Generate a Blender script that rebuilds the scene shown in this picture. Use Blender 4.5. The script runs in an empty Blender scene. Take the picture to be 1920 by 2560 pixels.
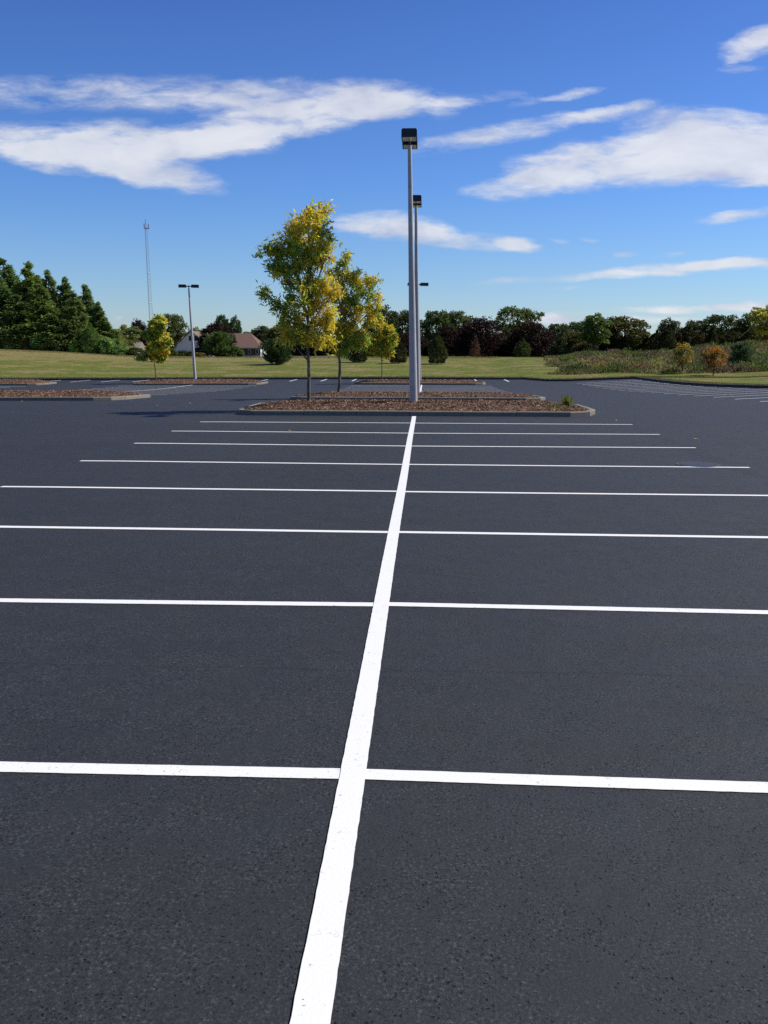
import bpy, math, random
import numpy as np
from mathutils import Matrix, Vector
random.seed(7); rng = np.random.default_rng(11)
scn = bpy.context.scene; COL = scn.collection
# ------------------------------------------------------------------ camera
F, CX, CY, H = 2313.0, 960.0, 1280.0, 1.85          # focal length and centre in photo pixels, eye height
def cray(x, y): return np.array([x-CX, -(y-CY), -F])
_d1 = cray(1064, 871.0); _d1 /= np.linalg.norm(_d1)
_n = np.cross(cray(5000, 871+.0046*(5000-1064)), _d1); _n /= np.linalg.norm(_n)
if _n[1] < 0: _n = -_n
R = np.array([np.cross(_d1, _n), _d1, _n])           # rows: world x (right), y (along the long line), z (up)
EYE = np.array([0, 0, H])
def wray(x, y): return R @ cray(x, y)
cam_d = bpy.data.cameras.new('camera'); cam = bpy.data.objects.new('camera', cam_d); COL.objects.link(cam)
M = Matrix([[R[i][j] for j in range(3)]+[EYE[i]] for i in range(3)]+[[0, 0, 0, 1]])
cam.matrix_world = M
cam_d.sensor_fit = 'VERTICAL'; cam_d.sensor_height = 36; cam_d.lens = F/2560*36
cam_d.clip_end = 6000; cam_d.clip_start = .05
scn.camera = cam
# ------------------------------------------------------------------ land
_py = np.array([-60, 0, 24, 30, 38, 46, 52, 58, 65, 71, 78, 84, 90, 130.])
_pz = np.array([0, 0, 0, -.03, -.2, -.44, -.62, -.8, -.93, -.98, -1.0, -1.0, -1.0, -1.0])
def _smooth(y):
    y = np.asarray(y, float)
    return sum(np.interp(y+o, _py, _pz) for o in (-2, -1, 0, 1, 2))/5
_nodes = np.arange(-40, 131, 1.0); _nz = _smooth(_nodes)
def f_lot(y): return np.interp(y, _nodes, _nz)
def g_lot(x): return np.interp(x, [-80, -5, 8, 12.2, 17.6, 30], [-.6, 0, .03, .12, .42, .5])
def lot(x, y): return f_lot(y)+g_lot(x)
def kerb_y(x): return np.interp(x, [-80, -30, -5, 9.1, 10.6, 17.6, 60], [84.5, 86., 87.3, 87.3, 81.6, 79.2, 79.2])
RX = 17.6
def ridge_z(u):
    px = np.array([-60, 0, 170, 300, 440, 1000, 1200, 1380, 1500, 1660, 1740, 1850, 1920, 2100])
    pyy = np.array([872, 873, 880, 888, 891.5, 891.5, 892, 893, 889, 882, 876, 872, 870, 868])
    us = (px-1064)/2313*1.0; h = (pyy-(871+.0046*(px-1064)))*140/2313
    return np.interp(u, us, 1.85-h)
def field(x, y):
    x = np.asarray(x, float); y = np.asarray(y, float)
    ky = kerb_y(x)
    d = np.where(x < RX, y-ky, np.hypot(np.maximum(x-RX, 0), np.maximum(y-79.2, 0)))
    d = np.where((x >= RX) & (y < 79.2), x-RX, d)
    z0 = lot(np.minimum(x, RX), np.minimum(y, ky))+.13
    u = x/np.maximum(y, 20)
    zr = ridge_z(u)
    rr = np.where(u > .12, 9, 0)*np.clip((u-.12)/.06, 0, 1)       # flat mown strip at the right
    t = np.clip((d-rr)/(52-rr), 0, 1)
    s = t*t*(3-2*t)*.35+t*.65
    z = z0+(zr-z0)*s-np.maximum(y-142, 0)*.012*np.exp(-np.maximum(y-142, 0)/150)
    z = z+.05*np.sin(x*.31+1)*np.sin(y*.23)*np.clip(d/10, 0, 1)
    return z
def ground(x, y):
    on = (x < RX) & (y < kerb_y(x))
    return np.where(on, lot(x, y), field(x, y))
def at(px, py, dz=0.0):
    """where the sight line through a photo pixel meets the ground (raised by dz)"""
    d = wray(px, py); d = d/d[1]
    ys = np.arange(1.5, 420, .05)
    g = ground(d[0]*ys, ys)+dz; z = H+d[2]*ys
    k = np.argmax(z <= g)
    if z[k] > g[k]: k = int(140/.05)
    return np.array([d[0]*ys[k], ys[k], float(g[k]-dz)])
def atY(px, py, Y):
    d = wray(px, py); d = d/d[1]*Y
    return d+EYE
def upm(px, Y): return F/Y                             # photo pixels per metre at depth Y
# ------------------------------------------------------------------ helpers
def tag(o, label=None, cat=None, group=None, kind=None):
    if label: o['label'] = label
    if cat: o['category'] = cat
    if group: o['group'] = group
    if kind: o['kind'] = kind
    return o
def empty(name, loc=(0, 0, 0), label=None, cat=None, group=None, rz=0):
    o = bpy.data.objects.new(name, None); COL.objects.link(o); o.location = loc; o.rotation_euler = (0, 0, rz)
    o.empty_display_size = .2
    return tag(o, label, cat, group)
class MB:
    def __init__(s): s.v = []; s.f = []; s.c = []; s.col = False
    def add(s, vs, fs):
        n = len(s.v); s.v += [tuple(map(float, v)) for v in vs]; s.f += [tuple(i+n for i in f) for f in fs]; return s
    def box(s, x0, x1, y0, y1, z0, z1):
        v = [(x, y, z) for x in (x0, x1) for y in (y0, y1) for z in (z0, z1)]
        return s.add(v, [(0, 1, 3, 2), (4, 6, 7, 5), (0, 4, 5, 1), (2, 3, 7, 6), (0, 2, 6, 4), (1, 5, 7, 3)])
    def tube(s, pts, rad, n=8, cap=True):
        pts = [np.array(p, float) for p in pts]; m = len(pts); vs = []; fs = []
        for i, p in enumerate(pts):
            t = pts[min(i+1, m-1)]-pts[max(i-1, 0)]; t /= (np.linalg.norm(t)+1e-9)
            a = np.cross(t, [0, 0, 1.0] if abs(t[2]) < .9 else [0, 1.0, 0]); a /= np.linalg.norm(a); b = np.cross(t, a)
            r = rad[i] if hasattr(rad, '__len__') else rad
            for k in range(n):
                w = 2*math.pi*k/n; vs.append(p+r*(a*math.cos(w)+b*math.sin(w)))
        for i in range(m-1):
            for k in range(n):
                fs.append((i*n+k, i*n+(k+1) % n, (i+1)*n+(k+1) % n, (i+1)*n+k))
        if cap: fs.append(tuple(range(n-1, -1, -1))); fs.append(tuple((m-1)*n+k for k in range(n)))
        return s.add(vs, fs)
    def build(s, name, mat, parent=None, smooth=False):
        me = bpy.data.meshes.new(name); me.from_pydata(s.v, [], s.f); me.materials.append(mat); me.update()
        if smooth: me.polygons.foreach_set('use_smooth', [True]*len(me.polygons))
        o = bpy.data.objects.new(name, me); COL.objects.link(o)
        if parent: o.parent = parent
        return o
def np_mesh(name, V, Fq, mat, parent=None, cols=None, smooth=False):
    """V (n,3), Fq (m,k) faces all with k corners, cols (n,3)"""
    me = bpy.data.meshes.new(name); V = np.asarray(V, np.float32); Fq = np.asarray(Fq, np.int32)
    k = Fq.shape[1]; me.vertices.add(len(V)); me.vertices.foreach_set('co', V.ravel())
    me.loops.add(Fq.size); me.loops.foreach_set('vertex_index', Fq.ravel())
    me.polygons.add(len(Fq)); me.polygons.foreach_set('loop_start', np.arange(0, Fq.size, k, dtype=np.int32))
    me.polygons.foreach_set('loop_total', np.full(len(Fq), k, np.int32))
    if cols is not None:
        a = me.color_attributes.new('Col', 'FLOAT_COLOR', 'POINT')
        a.data.foreach_set('color', np.c_[cols, np.ones(len(cols))].astype(np.float32).ravel())
    me.update(calc_edges=True); me.validate()
    if smooth: me.polygons.foreach_set('use_smooth', np.ones(len(me.polygons), bool))
    me.materials.append(mat)
    o = bpy.data.objects.new(name, me); COL.objects.link(o)
    if parent: o.parent = parent
    return o
def leaf_cards(P, L, W, cols, droop=.3, flat=0.0, up=None):
    """one folded, pointed leaf (two triangles as a quad) at each point"""
    n = len(P); d = rng.normal(size=(n, 3)); d[:, 2] = d[:, 2]*(1-flat)-droop
    if up is not None: d = d*.35+up
    d /= np.linalg.norm(d, axis=1)[:, None]
    a = np.cross(d, rng.normal(size=(n, 3))); a /= np.linalg.norm(a, axis=1)[:, None]
    L = (L*rng.uniform(.7, 1.3, n))[:, None]; W = (W*rng.uniform(.7, 1.3, n))[:, None]
    mid = P+d*L*.45; c = np.cross(d, a)*W*.25
    V = np.stack([P, mid+a*W*.5+c, P+d*L, mid-a*W*.5+c], 1).reshape(-1, 3)
    Fq = np.arange(4*n).reshape(n, 4)
    return V, Fq, np.repeat(cols, 4, 0)
# ------------------------------------------------------------------ materials
def new_mat(name):
    m = bpy.data.materials.new(name); m.use_nodes = True; nt = m.node_tree
    return m, nt, nt.nodes, nt.links, nt.nodes['Principled BSDF']
def N(nt, t, **kw):
    n = nt.nodes.new(t)
    for k, v in kw.items():
        if k.startswith('_'): setattr(n, k[1:], v)
        else: n.inputs[k.replace('_', ' ')].default_value = v
    return n
def ramp(nt, src, stops, interp='LINEAR'):
    r = nt.nodes.new('ShaderNodeValToRGB'); r.color_ramp.interpolation = interp; e = r.color_ramp.elements
    while len(e) < len(stops): e.new(.5)
    for i, (p, c) in enumerate(stops):
        e[i].position = p; e[i].color = tuple(c)+(1,) if hasattr(c, '__len__') else (c, c, c, 1)
    nt.links.new(src, r.inputs[0]); return r.outputs[0]
def mixc(nt, fac, a, b, mode='MIX'):
    m = nt.nodes.new('ShaderNodeMix'); m.data_type = 'RGBA'; m.blend_type = mode
    for i, v in ((0, fac), (6, a), (7, b)):
        if hasattr(v, 'is_linked') or hasattr(v, 'links'): nt.links.new(v, m.inputs[i])
        else: m.inputs[i].default_value = v if i == 0 else tuple(v)+(1,)
    return m.outputs[2]
def math_(nt, op, a, b=None, c=None, clamp=False):
    m = nt.nodes.new('ShaderNodeMath'); m.operation = op; m.use_clamp = clamp
    for i, v in enumerate((a, b, c)):
        if v is None: continue
        if hasattr(v, 'links'): nt.links.new(v, m.inputs[i])
        else: m.inputs[i].default_value = v
    return m.outputs[0]
def geo(nt): return nt.nodes.new('ShaderNodeNewGeometry').outputs['Position']
def objc(nt): return nt.nodes.new('ShaderNodeTexCoord').outputs['Object']
def noise(nt, vec, scale, detail=4, rough=.55, sx=None, dist=0):
    if sx is not None:
        mp = N(nt, 'ShaderNodeMapping'); mp.inputs['Scale'].default_value = sx; nt.links.new(vec, mp.inputs[0]); vec = mp.outputs[0]
    n = N(nt, 'ShaderNodeTexNoise', Scale=scale, Detail=detail, Roughness=rough, Distortion=dist); nt.links.new(vec, n.inputs[0]); return n.outputs[0]
def bump(nt, h, strength, dist, b=None):
    x = N(nt, 'ShaderNodeBump', Strength=strength, Distance=dist); nt.links.new(h, x.inputs['Height'])
    if b is not None: nt.links.new(b, x.inputs['Normal'])
    return x.outputs[0]
def plain(name, col, rough=.6, metal=0, var=.15, scale=6, bs=0, bd=.01, bscale=60, spec=.5):
    m, nt, nd, lk, P = new_mat(name); v = objc(nt)
    n = noise(nt, v, scale, 5); dark = tuple(c*(1-var) for c in col); lite = tuple(min(1, c*(1+var)) for c in col)
    lk.new(ramp(nt, n, [(.3, dark), (.7, lite)]), P.inputs['Base Color'])
    P.inputs['Roughness'].default_value = rough; P.inputs['Metallic'].default_value = metal; P.inputs['Specular IOR Level'].default_value = spec
    if bs: lk.new(bump(nt, noise(nt, v, bscale, 4), bs, bd), P.inputs['Normal'])
    return m
# asphalt with a fresh seal coat: blue-black, small open pits, aggregate standing proud
def mat_asphalt():
    m, nt, nd, lk, P = new_mat('sealed_asphalt'); g = geo(nt)
    big = noise(nt, g, .35, 4, .6, sx=(.6, 1.2, 1)); mid = noise(nt, g, 2.2, 4, .6)
    base = ramp(nt, big, [(.3, (.021, .0225, .0265)), (.7, (.031, .033, .0375))])
    side = N(nt, 'ShaderNodeSeparateXYZ'); lk.new(g, side.inputs[0])
    # wavering squeegee bands across the bays
    bands = noise(nt, g, 1.0, 4, .5, sx=(.12, 1.6, 1), dist=.4)
    base = mixc(nt, ramp(nt, bands, [(.38, .35), (.6, 0)]), base, (.029, .031, .038))
    fine = noise(nt, g, 75, 6, .8)
    clus = ramp(nt, noise(nt, g, 2.6, 6, .7), [(.40, .35), (.58, 1)])
    base = mixc(nt, math_(nt, 'MULTIPLY', clus, .75), base, ramp(nt, fine, [(.40, (.004, .004, .005)), (.46, (.024, .026, .030)), (.55, (.036, .038, .043)), (.59, (.060, .063, .067)), (.64, (.130, .142, .155))]))
    # pits, gathered where the coat ran thin
    v = N(nt, 'ShaderNodeTexVoronoi', Scale=66, Randomness=1); dn = N(nt, 'ShaderNodeTexNoise', Scale=40, Detail=3); lk.new(g, dn.inputs[0])
    vm = N(nt, 'ShaderNodeVectorMath'); vm.operation = 'MULTIPLY_ADD'; lk.new(dn.outputs['Color'], vm.inputs[0]); vm.inputs[1].default_value = (.03, .03, .03); lk.new(g, vm.inputs[2])
    lk.new(vm.outputs[0], v.inputs['Vector'])
    cell = N(nt, 'ShaderNodeSeparateColor'); lk.new(v.outputs['Color'], cell.inputs[0])
    thin = noise(nt, g, 3.2, 5, .65)
    gate = math_(nt, 'GREATER_THAN', math_(nt, 'ADD', math_(nt, 'MULTIPLY', cell.outputs[0], .55), thin), .95)
    near = math_(nt, 'SUBTRACT', 1.0, math_(nt, 'MULTIPLY', v.outputs['Distance'], 2.3), clamp=True)
    pit = math_(nt, 'MULTIPLY', gate, ramp(nt, near, [(.25, 0), (.55, 1)]))
    base = mixc(nt, math_(nt, 'MULTIPLY', pit, .85), base, (.008, .008, .010))
    chip = N(nt, 'ShaderNodeTexVoronoi', Scale=120); lk.new(vm.outputs[0], chip.inputs['Vector'])
    cc = N(nt, 'ShaderNodeSeparateColor'); lk.new(chip.outputs['Color'], cc.inputs[0])
    chipm = math_(nt, 'MULTIPLY', math_(nt, 'GREATER_THAN', math_(nt, 'ADD', math_(nt, 'MULTIPLY', cc.outputs[1], .35), thin), .84), ramp(nt, chip.outputs['Distance'], [(.2, 1), (.4, 0)]))
    base = mixc(nt, math_(nt, 'MULTIPLY', chipm, .4), base, (.12, .13, .14))
    # lap seam across the bays, and the scuffed dark arc by the ends of the right-hand lines
    wv = noise(nt, g, 1.3, 4, .6)
    sy = math_(nt, 'ABSOLUTE', math_(nt, 'SUBTRACT', math_(nt, 'MULTIPLY_ADD', wv, .10, side.outputs[1]), 5.17))
    seam = math_(nt, 'MULTIPLY', ramp(nt, sy, [(.004, 1), (.022, 0)]), ramp(nt, noise(nt, g, 1.0, 3), [(.4, .25), (.6, .8)]))
    base = mixc(nt, math_(nt, 'MULTIPLY', seam, .6), base, (.010, .010, .013))
    sx_ = math_(nt, 'ABSOLUTE', math_(nt, 'SUBTRACT', math_(nt, 'MULTIPLY_ADD', wv, .9, side.outputs[0]), 5.38))
    arc = math_(nt, 'MULTIPLY', ramp(nt, sx_, [(.05, 1), (.22, 0)]), ramp(nt, noise(nt, g, 5, 4, .7), [(.42, 0), (.6, .8)]))
    gy = ramp(nt, math_(nt, 'MULTIPLY', side.outputs[1], .02), [(.24, 0), (.28, 1), (.42, 1), (.47, 0)])
    base = mixc(nt, math_(nt, 'MULTIPLY', arc, gy), base, (.012, .018, .020))
    lk.new(base, P.inputs['Base Color'])
    P.inputs['Specular IOR Level'].default_value = .28
    lk.new(ramp(nt, mid, [(.3, .56), (.7, .72)]), P.inputs['Roughness'])
    h = math_(nt, 'ADD', math_(nt, 'MULTIPLY', fine, .5), math_(nt, 'MULTIPLY', chipm, .8)); h = math_(nt, 'SUBTRACT', h, math_(nt, 'MULTIPLY', pit, 2.2))
    b = bump(nt, h, 1.0, .008)
    lk.new(bump(nt, noise(nt, g, 9, 3), .35, .02, b), P.inputs['Normal'])
    return m
def mat_paint():
    m, nt, nd, lk, P = new_mat('white_line_paint'); g = geo(nt)
    n = noise(nt, g, 60, 6, .7, sx=(1, 1, 1)); n2 = noise(nt, g, 4, 4, .6)
    s = math_(nt, 'ADD', n, math_(nt, 'MULTIPLY', n2, .35))
    c = ramp(nt, s, [(.495, (.05, .05, .055)), (.51, (.7, .7, .69)), (.52, (.86, .86, .85))])
    v = N(nt, 'ShaderNodeTexVoronoi', Scale=26, _feature='DISTANCE_TO_EDGE')
    dn = N(nt, 'ShaderNodeTexNoise', Scale=30, Detail=3); lk.new(g, dn.inputs[0])
    vm = N(nt, 'ShaderNodeVectorMath'); vm.operation = 'MULTIPLY_ADD'; lk.new(dn.outputs['Color'], vm.inputs[0]); vm.inputs[1].default_value = (.08, .08, .08); lk.new(g, vm.inputs[2]); lk.new(vm.outputs[0], v.inputs['Vector'])
    crack = math_(nt, 'MULTIPLY', ramp(nt, v.outputs['Distance'], [(0, 1), (.035, 0)]), ramp(nt, noise(nt, g, 13, 4, .7), [(.585, 0), (.66, .9)]))
    c = mixc(nt, crack, c, (.12, .12, .13))
    lk.new(c, P.inputs['Base Color']); P.inputs['Roughness'].default_value = .6
    lk.new(bump(nt, noise(nt, g, 90, 5, .7), .4, .003), P.inputs['Normal'])
    return m
def mat_grass():
    m, nt, nd, lk, P = new_mat('mown_grass'); g = geo(nt)
    a = noise(nt, g, .3, 7, .72, sx=(.55, .6, 0)); b = noise(nt, g, 1.6, 6, .8, sx=(.8, .6, 0)); c = noise(nt, g, 5, 5, .8)
    green = ramp(nt, b, [(.36, (.072, .108, .012)), (.64, (.19, .228, .034))])
    tan = ramp(nt, b, [(.36, (.18, .145, .045)), (.64, (.37, .30, .135))])
    sp = N(nt, 'ShaderNodeSeparateXYZ'); lk.new(g, sp.inputs[0])
    # drier towards the crest at the left
    dry = math_(nt, 'MULTIPLY', ramp(nt, math_(nt, 'MULTIPLY', sp.outputs[1], .005), [(.55, 0), (.68, 1)]), ramp(nt, math_(nt, 'MULTIPLY_ADD', sp.outputs[0], .005, .5), [(.20, .26), (.48, .0)]))
    k = math_(nt, 'ADD', a, dry)
    col = mixc(nt, ramp(nt, k, [(.49, 0), (.56, .95)]), green, tan)
    col = mixc(nt, .30, col, ramp(nt, c, [(.3, (.035, .04, .012)), (.7, (.22, .21, .08))]), 'MIX')
    lk.new(col, P.inputs['Base Color']); P.inputs['Roughness'].default_value = .95; P.inputs['Specular IOR Level'].default_value = .1
    lk.new(bump(nt, math_(nt, 'ADD', c, b), .9, .12), P.inputs['Normal'])
    return m
def mat_leaf(name='foliage', trans=.5):
    m, nt, nd, lk, P = new_mat(name)
    at_ = N(nt, 'ShaderNodeAttribute', _attribute_name='Col'); oi = nt.nodes.new('ShaderNodeObjectInfo')
    c = mixc(nt, 1.0, at_.outputs['Color'], oi.outputs['Color'], 'MULTIPLY')
    lk.new(c, P.inputs['Base Color']); P.inputs['Roughness'].default_value = .55; P.inputs['Specular IOR Level'].default_value = .3
    t = nt.nodes.new('ShaderNodeBsdfTranslucent'); lk.new(c, t.inputs[0])
    mx = nt.nodes.new('ShaderNodeMixShader'); mx.inputs[0].default_value = trans
    lk.new(P.outputs[0], mx.inputs[1]); lk.new(t.outputs[0], mx.inputs[2]); lk.new(mx.outputs[0], nd['Material Output'].inputs[0])
    return m
def mat_bark(name, c1, c2, scale=14):
    m, nt, nd, lk, P = new_mat(name); v = objc(nt)
    n = noise(nt, v, scale, 6, .7, sx=(1, 1, .35)); lk.new(ramp(nt, n, [(.35, c1), (.62, c2)]), P.inputs['Base Color'])
    P.inputs['Roughness'].default_value = .9; lk.new(bump(nt, n, .8, .02), P.inputs['Normal']); return m
def mat_mulch():
    m, nt, nd, lk, P = new_mat('bark_mulch')
    a = N(nt, 'ShaderNodeAttribute', _attribute_name='Col'); lk.new(a.outputs['Color'], P.inputs['Base Color'])
    P.inputs['Roughness'].default_value = .85; P.inputs['Specular IOR Level'].default_value = .2
    return m
def mat_concrete():
    m, nt, nd, lk, P = new_mat('kerb_concrete'); g = geo(nt)
    n = noise(nt, g, 9, 6, .7); f = noise(nt, g, 110, 3, .6)
    c = mixc(nt, .3, ramp(nt, n, [(.3, (.12, .105, .08)), (.7, (.25, .215, .16))]), ramp(nt, f, [(.35, (.12, .11, .09)), (.65, (.5, .46, .38))]))
    lk.new(c, P.inputs['Base Color']); P.inputs['Roughness'].default_value = .85; lk.new(bump(nt, f, .4, .006), P.inputs['Normal']); return m
def mat_shingle(name, a, b):
    m, nt, nd, lk, P = new_mat(name); v = objc(nt)
    br = N(nt, 'ShaderNodeTexBrick', Scale=2.2); br.inputs['Color1'].default_value = a+(1,); br.inputs['Color2'].default_value = b+(1,); br.inputs['Mortar'].default_value = tuple(x*.6 for x in a)+(1,)
    br.inputs['Mortar Size'].default_value = .015; lk.new(v, br.inputs[0])
    lk.new(mixc(nt, .5, br.outputs[0], ramp(nt, noise(nt, v, 3, 4), [(.3, a), (.7, b)])), P.inputs['Base Color']); P.inputs['Roughness'].default_value = .9; return m
ASPH, PAINT, GRASS, LEAF = mat_asphalt(), mat_paint(), mat_grass(), mat_leaf()
NEEDLE = mat_leaf('needles', .28)
BARK = mat_bark('grey_bark', (.045, .038, .03), (.20, .175, .145)); DBARK = mat_bark('dark_bark', (.03, .024, .018), (.09, .075, .06), 6)
MULCH, CONC = mat_mulch(), mat_concrete()
STEEL = plain('galvanised_pole', (.44, .425, .42), .5, .0, .12, 3, .05, .002, 40)
BLACK = plain('dark_bronze_housing', (.014, .014, .018), .4, .2, .2, 8)
WHITE = plain('white_siding', (.70, .72, .76), .7, 0, .05, 2)
TRIM = plain('white_trim', (.75, .75, .74), .5, 0, .05, 3)
PANE = plain('dark_window_glass', (.03, .035, .05), .12, 0, .2, 2)
# ------------------------------------------------------------------ parking lot + markings
def grid(name, xs, ys_of, zf, mat, parent=None):
    xs = np.array(xs); rows = [ys_of(x) for x in xs]; n = len(rows[0])
    V = np.array([(x, y, zf(x, y)) for x, r in zip(xs, rows) for y in r])
    i, j = np.meshgrid(np.arange(len(xs)-1), np.arange(n-1), indexing='ij'); a = (i*n+j).ravel()
    return np_mesh(name, V, np.stack([a, a+n, a+n+1, a+1], 1), mat, parent, smooth=False)
xs_l = [-80, -60, -45, -30, -15, -5, 0, 8, 9.1, 10.6, 12.2, 17.6]
def lot_rows(x):
    ky = float(kerb_y(x)); r = list(np.arange(-40, 79.01, 1.0)); return r+list(np.linspace(79, ky, 10)[1:])
lot_o = grid('parking_lot', xs_l, lot_rows, lambda x, y: float(lot(x, y)), ASPH)
tag(lot_o, kind='structure')
def zl(x, y): return float(lot(x, y))
def line(p, q, w, name='stall_line', dz=.004, step=.5, jit=.0012, wb=.010):
    p = np.array(p[:2], float); q = np.array(q[:2], float); L = np.linalg.norm(q-p); d = (q-p)/L; nrm = np.array([-d[1], d[0]])
    ts = sorted(set(list(np.arange(0, L, step))+[L]))
    # break at land nodes too so that the strip lies on the asphalt
    if abs(d[1]) > .2:
        ts = sorted(set(np.round(ts+[(k-p[1])/d[1] for k in range(-40, 90) if 0 < (k-p[1])/d[1] < L], 4)))
    for k in (-5, 8, 12.2):
        if abs(d[0]) > .2 and 0 < (k-p[0])/d[0] < L: ts = sorted(ts+[(k-p[0])/d[0]])
    mb = MB(); vs = []; wob = random.uniform(0, 9)
    for t in ts:
        c = p+d*t+nrm*wb*math.sin(t*.6+wob)
        for s in (-1, 1):
            a = c+nrm*s*(w/2+random.uniform(-jit, jit)); vs.append((a[0], a[1], zl(*a)+dz))
    fs = [(2*i, 2*i+2, 2*i+3, 2*i+1) for i in range(len(ts)-1)]
    o = mb.add(vs, fs).build(name, PAINT, lot_o); return o
# block nearest the camera
cl = line((-.298, .2), (-.296, 25.55), .112, 'centre_line', dz=.008, step=.04, wb=.003)
for k, (yl, y, yr) in enumerate([(1.0, 1.03, .95), (3.75, 3.79, 3.66), (6.45, 6.51, 6.37), (9.27, 9.20, 9.13), (12.06, 11.91, 11.83), (14.94, 14.77, 14.72), (17.82, 17.62, 17.66), (20.52, 20.35, 20.40), (23.2, 23.15, 23.10)]):
    line((-5.67, yl), (-.29, y), .1, step=.04 if k < 3 else .25); line((-.29, y), (5.12, yr), .1, step=.04 if k < 3 else .25)
for k in range(11):
    y = 71.3-2.75*k; line((-5.67, y), (5.10, y), .15)
line((-.29, 42.2), (-.29, 73.2), .11, 'centre_line', dz=.008)
for k in range(12):
    y = 71.3-2.75*k; line((-23.8, y), (-13.0, y), .15)
line((-18.4, 41.5), (-18.4, 73.2), .11, 'centre_line', dz=.008)
for k in range(6):
    y = 71.0-2.75*k; line((-41.6, y), (-30.9, y), .15)
line((-36.3, 52), (-36.3, 73), .11, 'centre_line', dz=.008)
for k in range(16):
    y = 34.5+2.755*k; line((12.2, y), (17.42, y), .15)
for k in range(17):
    x = 7.32-2.75*k; ky = float(kerb_y(x)); line((x, ky-5.2), (x, ky-.2), .14)
# ------------------------------------------------------------------ grass
xg = sorted(set([-600, -400, -250, -160, -120, -100]+list(np.arange(-90, 17, 2.0))+[9.1, 10.6, RX]+list(np.arange(19, 110, 2.0))+[130, 170, 250, 400, 600]))
def g_rows(x):
    ky = float(kerb_y(x))+.15; return list(ky+np.concatenate([np.arange(0, 70, 1.5), np.array([72, 78, 86, 96, 110, 130, 160, 220, 320, 500, 900, 1800])]))
gr = grid('grass_field', xg, g_rows, lambda x, y: float(field(x, y)), GRASS); tag(gr, kind='structure')
xr = [x for x in xg if x > RX]; xr = [RX+.15]+xr
ge = grid('grass_verge', xr, lambda x: list(np.arange(-40, 78, 2.0))+[float(kerb_y(x))+.15], lambda x, y: float(field(x, y)), GRASS); tag(ge, kind='structure')
# kerb round the lot
KERBD = plain('bituminous_kerb', (.05, .05, .052), .9, 0, .25, 6, .4, .01, 60)
def kerb_path(pts, w, h, name, mat, side=1):
    mb = MB(); P2 = []
    for i in range(len(pts)-1):
        a, b = np.array(pts[i], float), np.array(pts[i+1], float); n = max(1, int(np.linalg.norm(b-a)/1.0))
        P2 += [a+(b-a)*k/n for k in range(n)]
    P2.append(np.array(pts[-1], float)); vs = []
    for i, p in enumerate(P2):
        t = P2[min(i+1, len(P2)-1)]-P2[max(i-1, 0)]; t /= np.linalg.norm(t); nn = np.array([-t[1], t[0]])*side
        z = float(lot(min(p[0], RX), min(p[1], float(kerb_y(p[0])))))
        for o, zz in ((0, -.05), (.02, h), (w, h+.01), (w, -.05)): vs.append((p[0]+nn[0]*o, p[1]+nn[1]*o, z+zz))
    fs = [(4*i+k, 4*i+4+k, 4*i+5+k, 4*i+1+k) for i in range(len(P2)-1) for k in range(3)]
    return mb.add(vs, fs).build(name, mat)
kk = kerb_path([(-80, 84.5), (-30, 86), (-5, 87.3), (9.1, 87.3), (10.6, 81.6), (17.6, 79.2), (17.6, -38)], .17, .16, 'kerb', KERBD); tag(kk, kind='structure')
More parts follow.
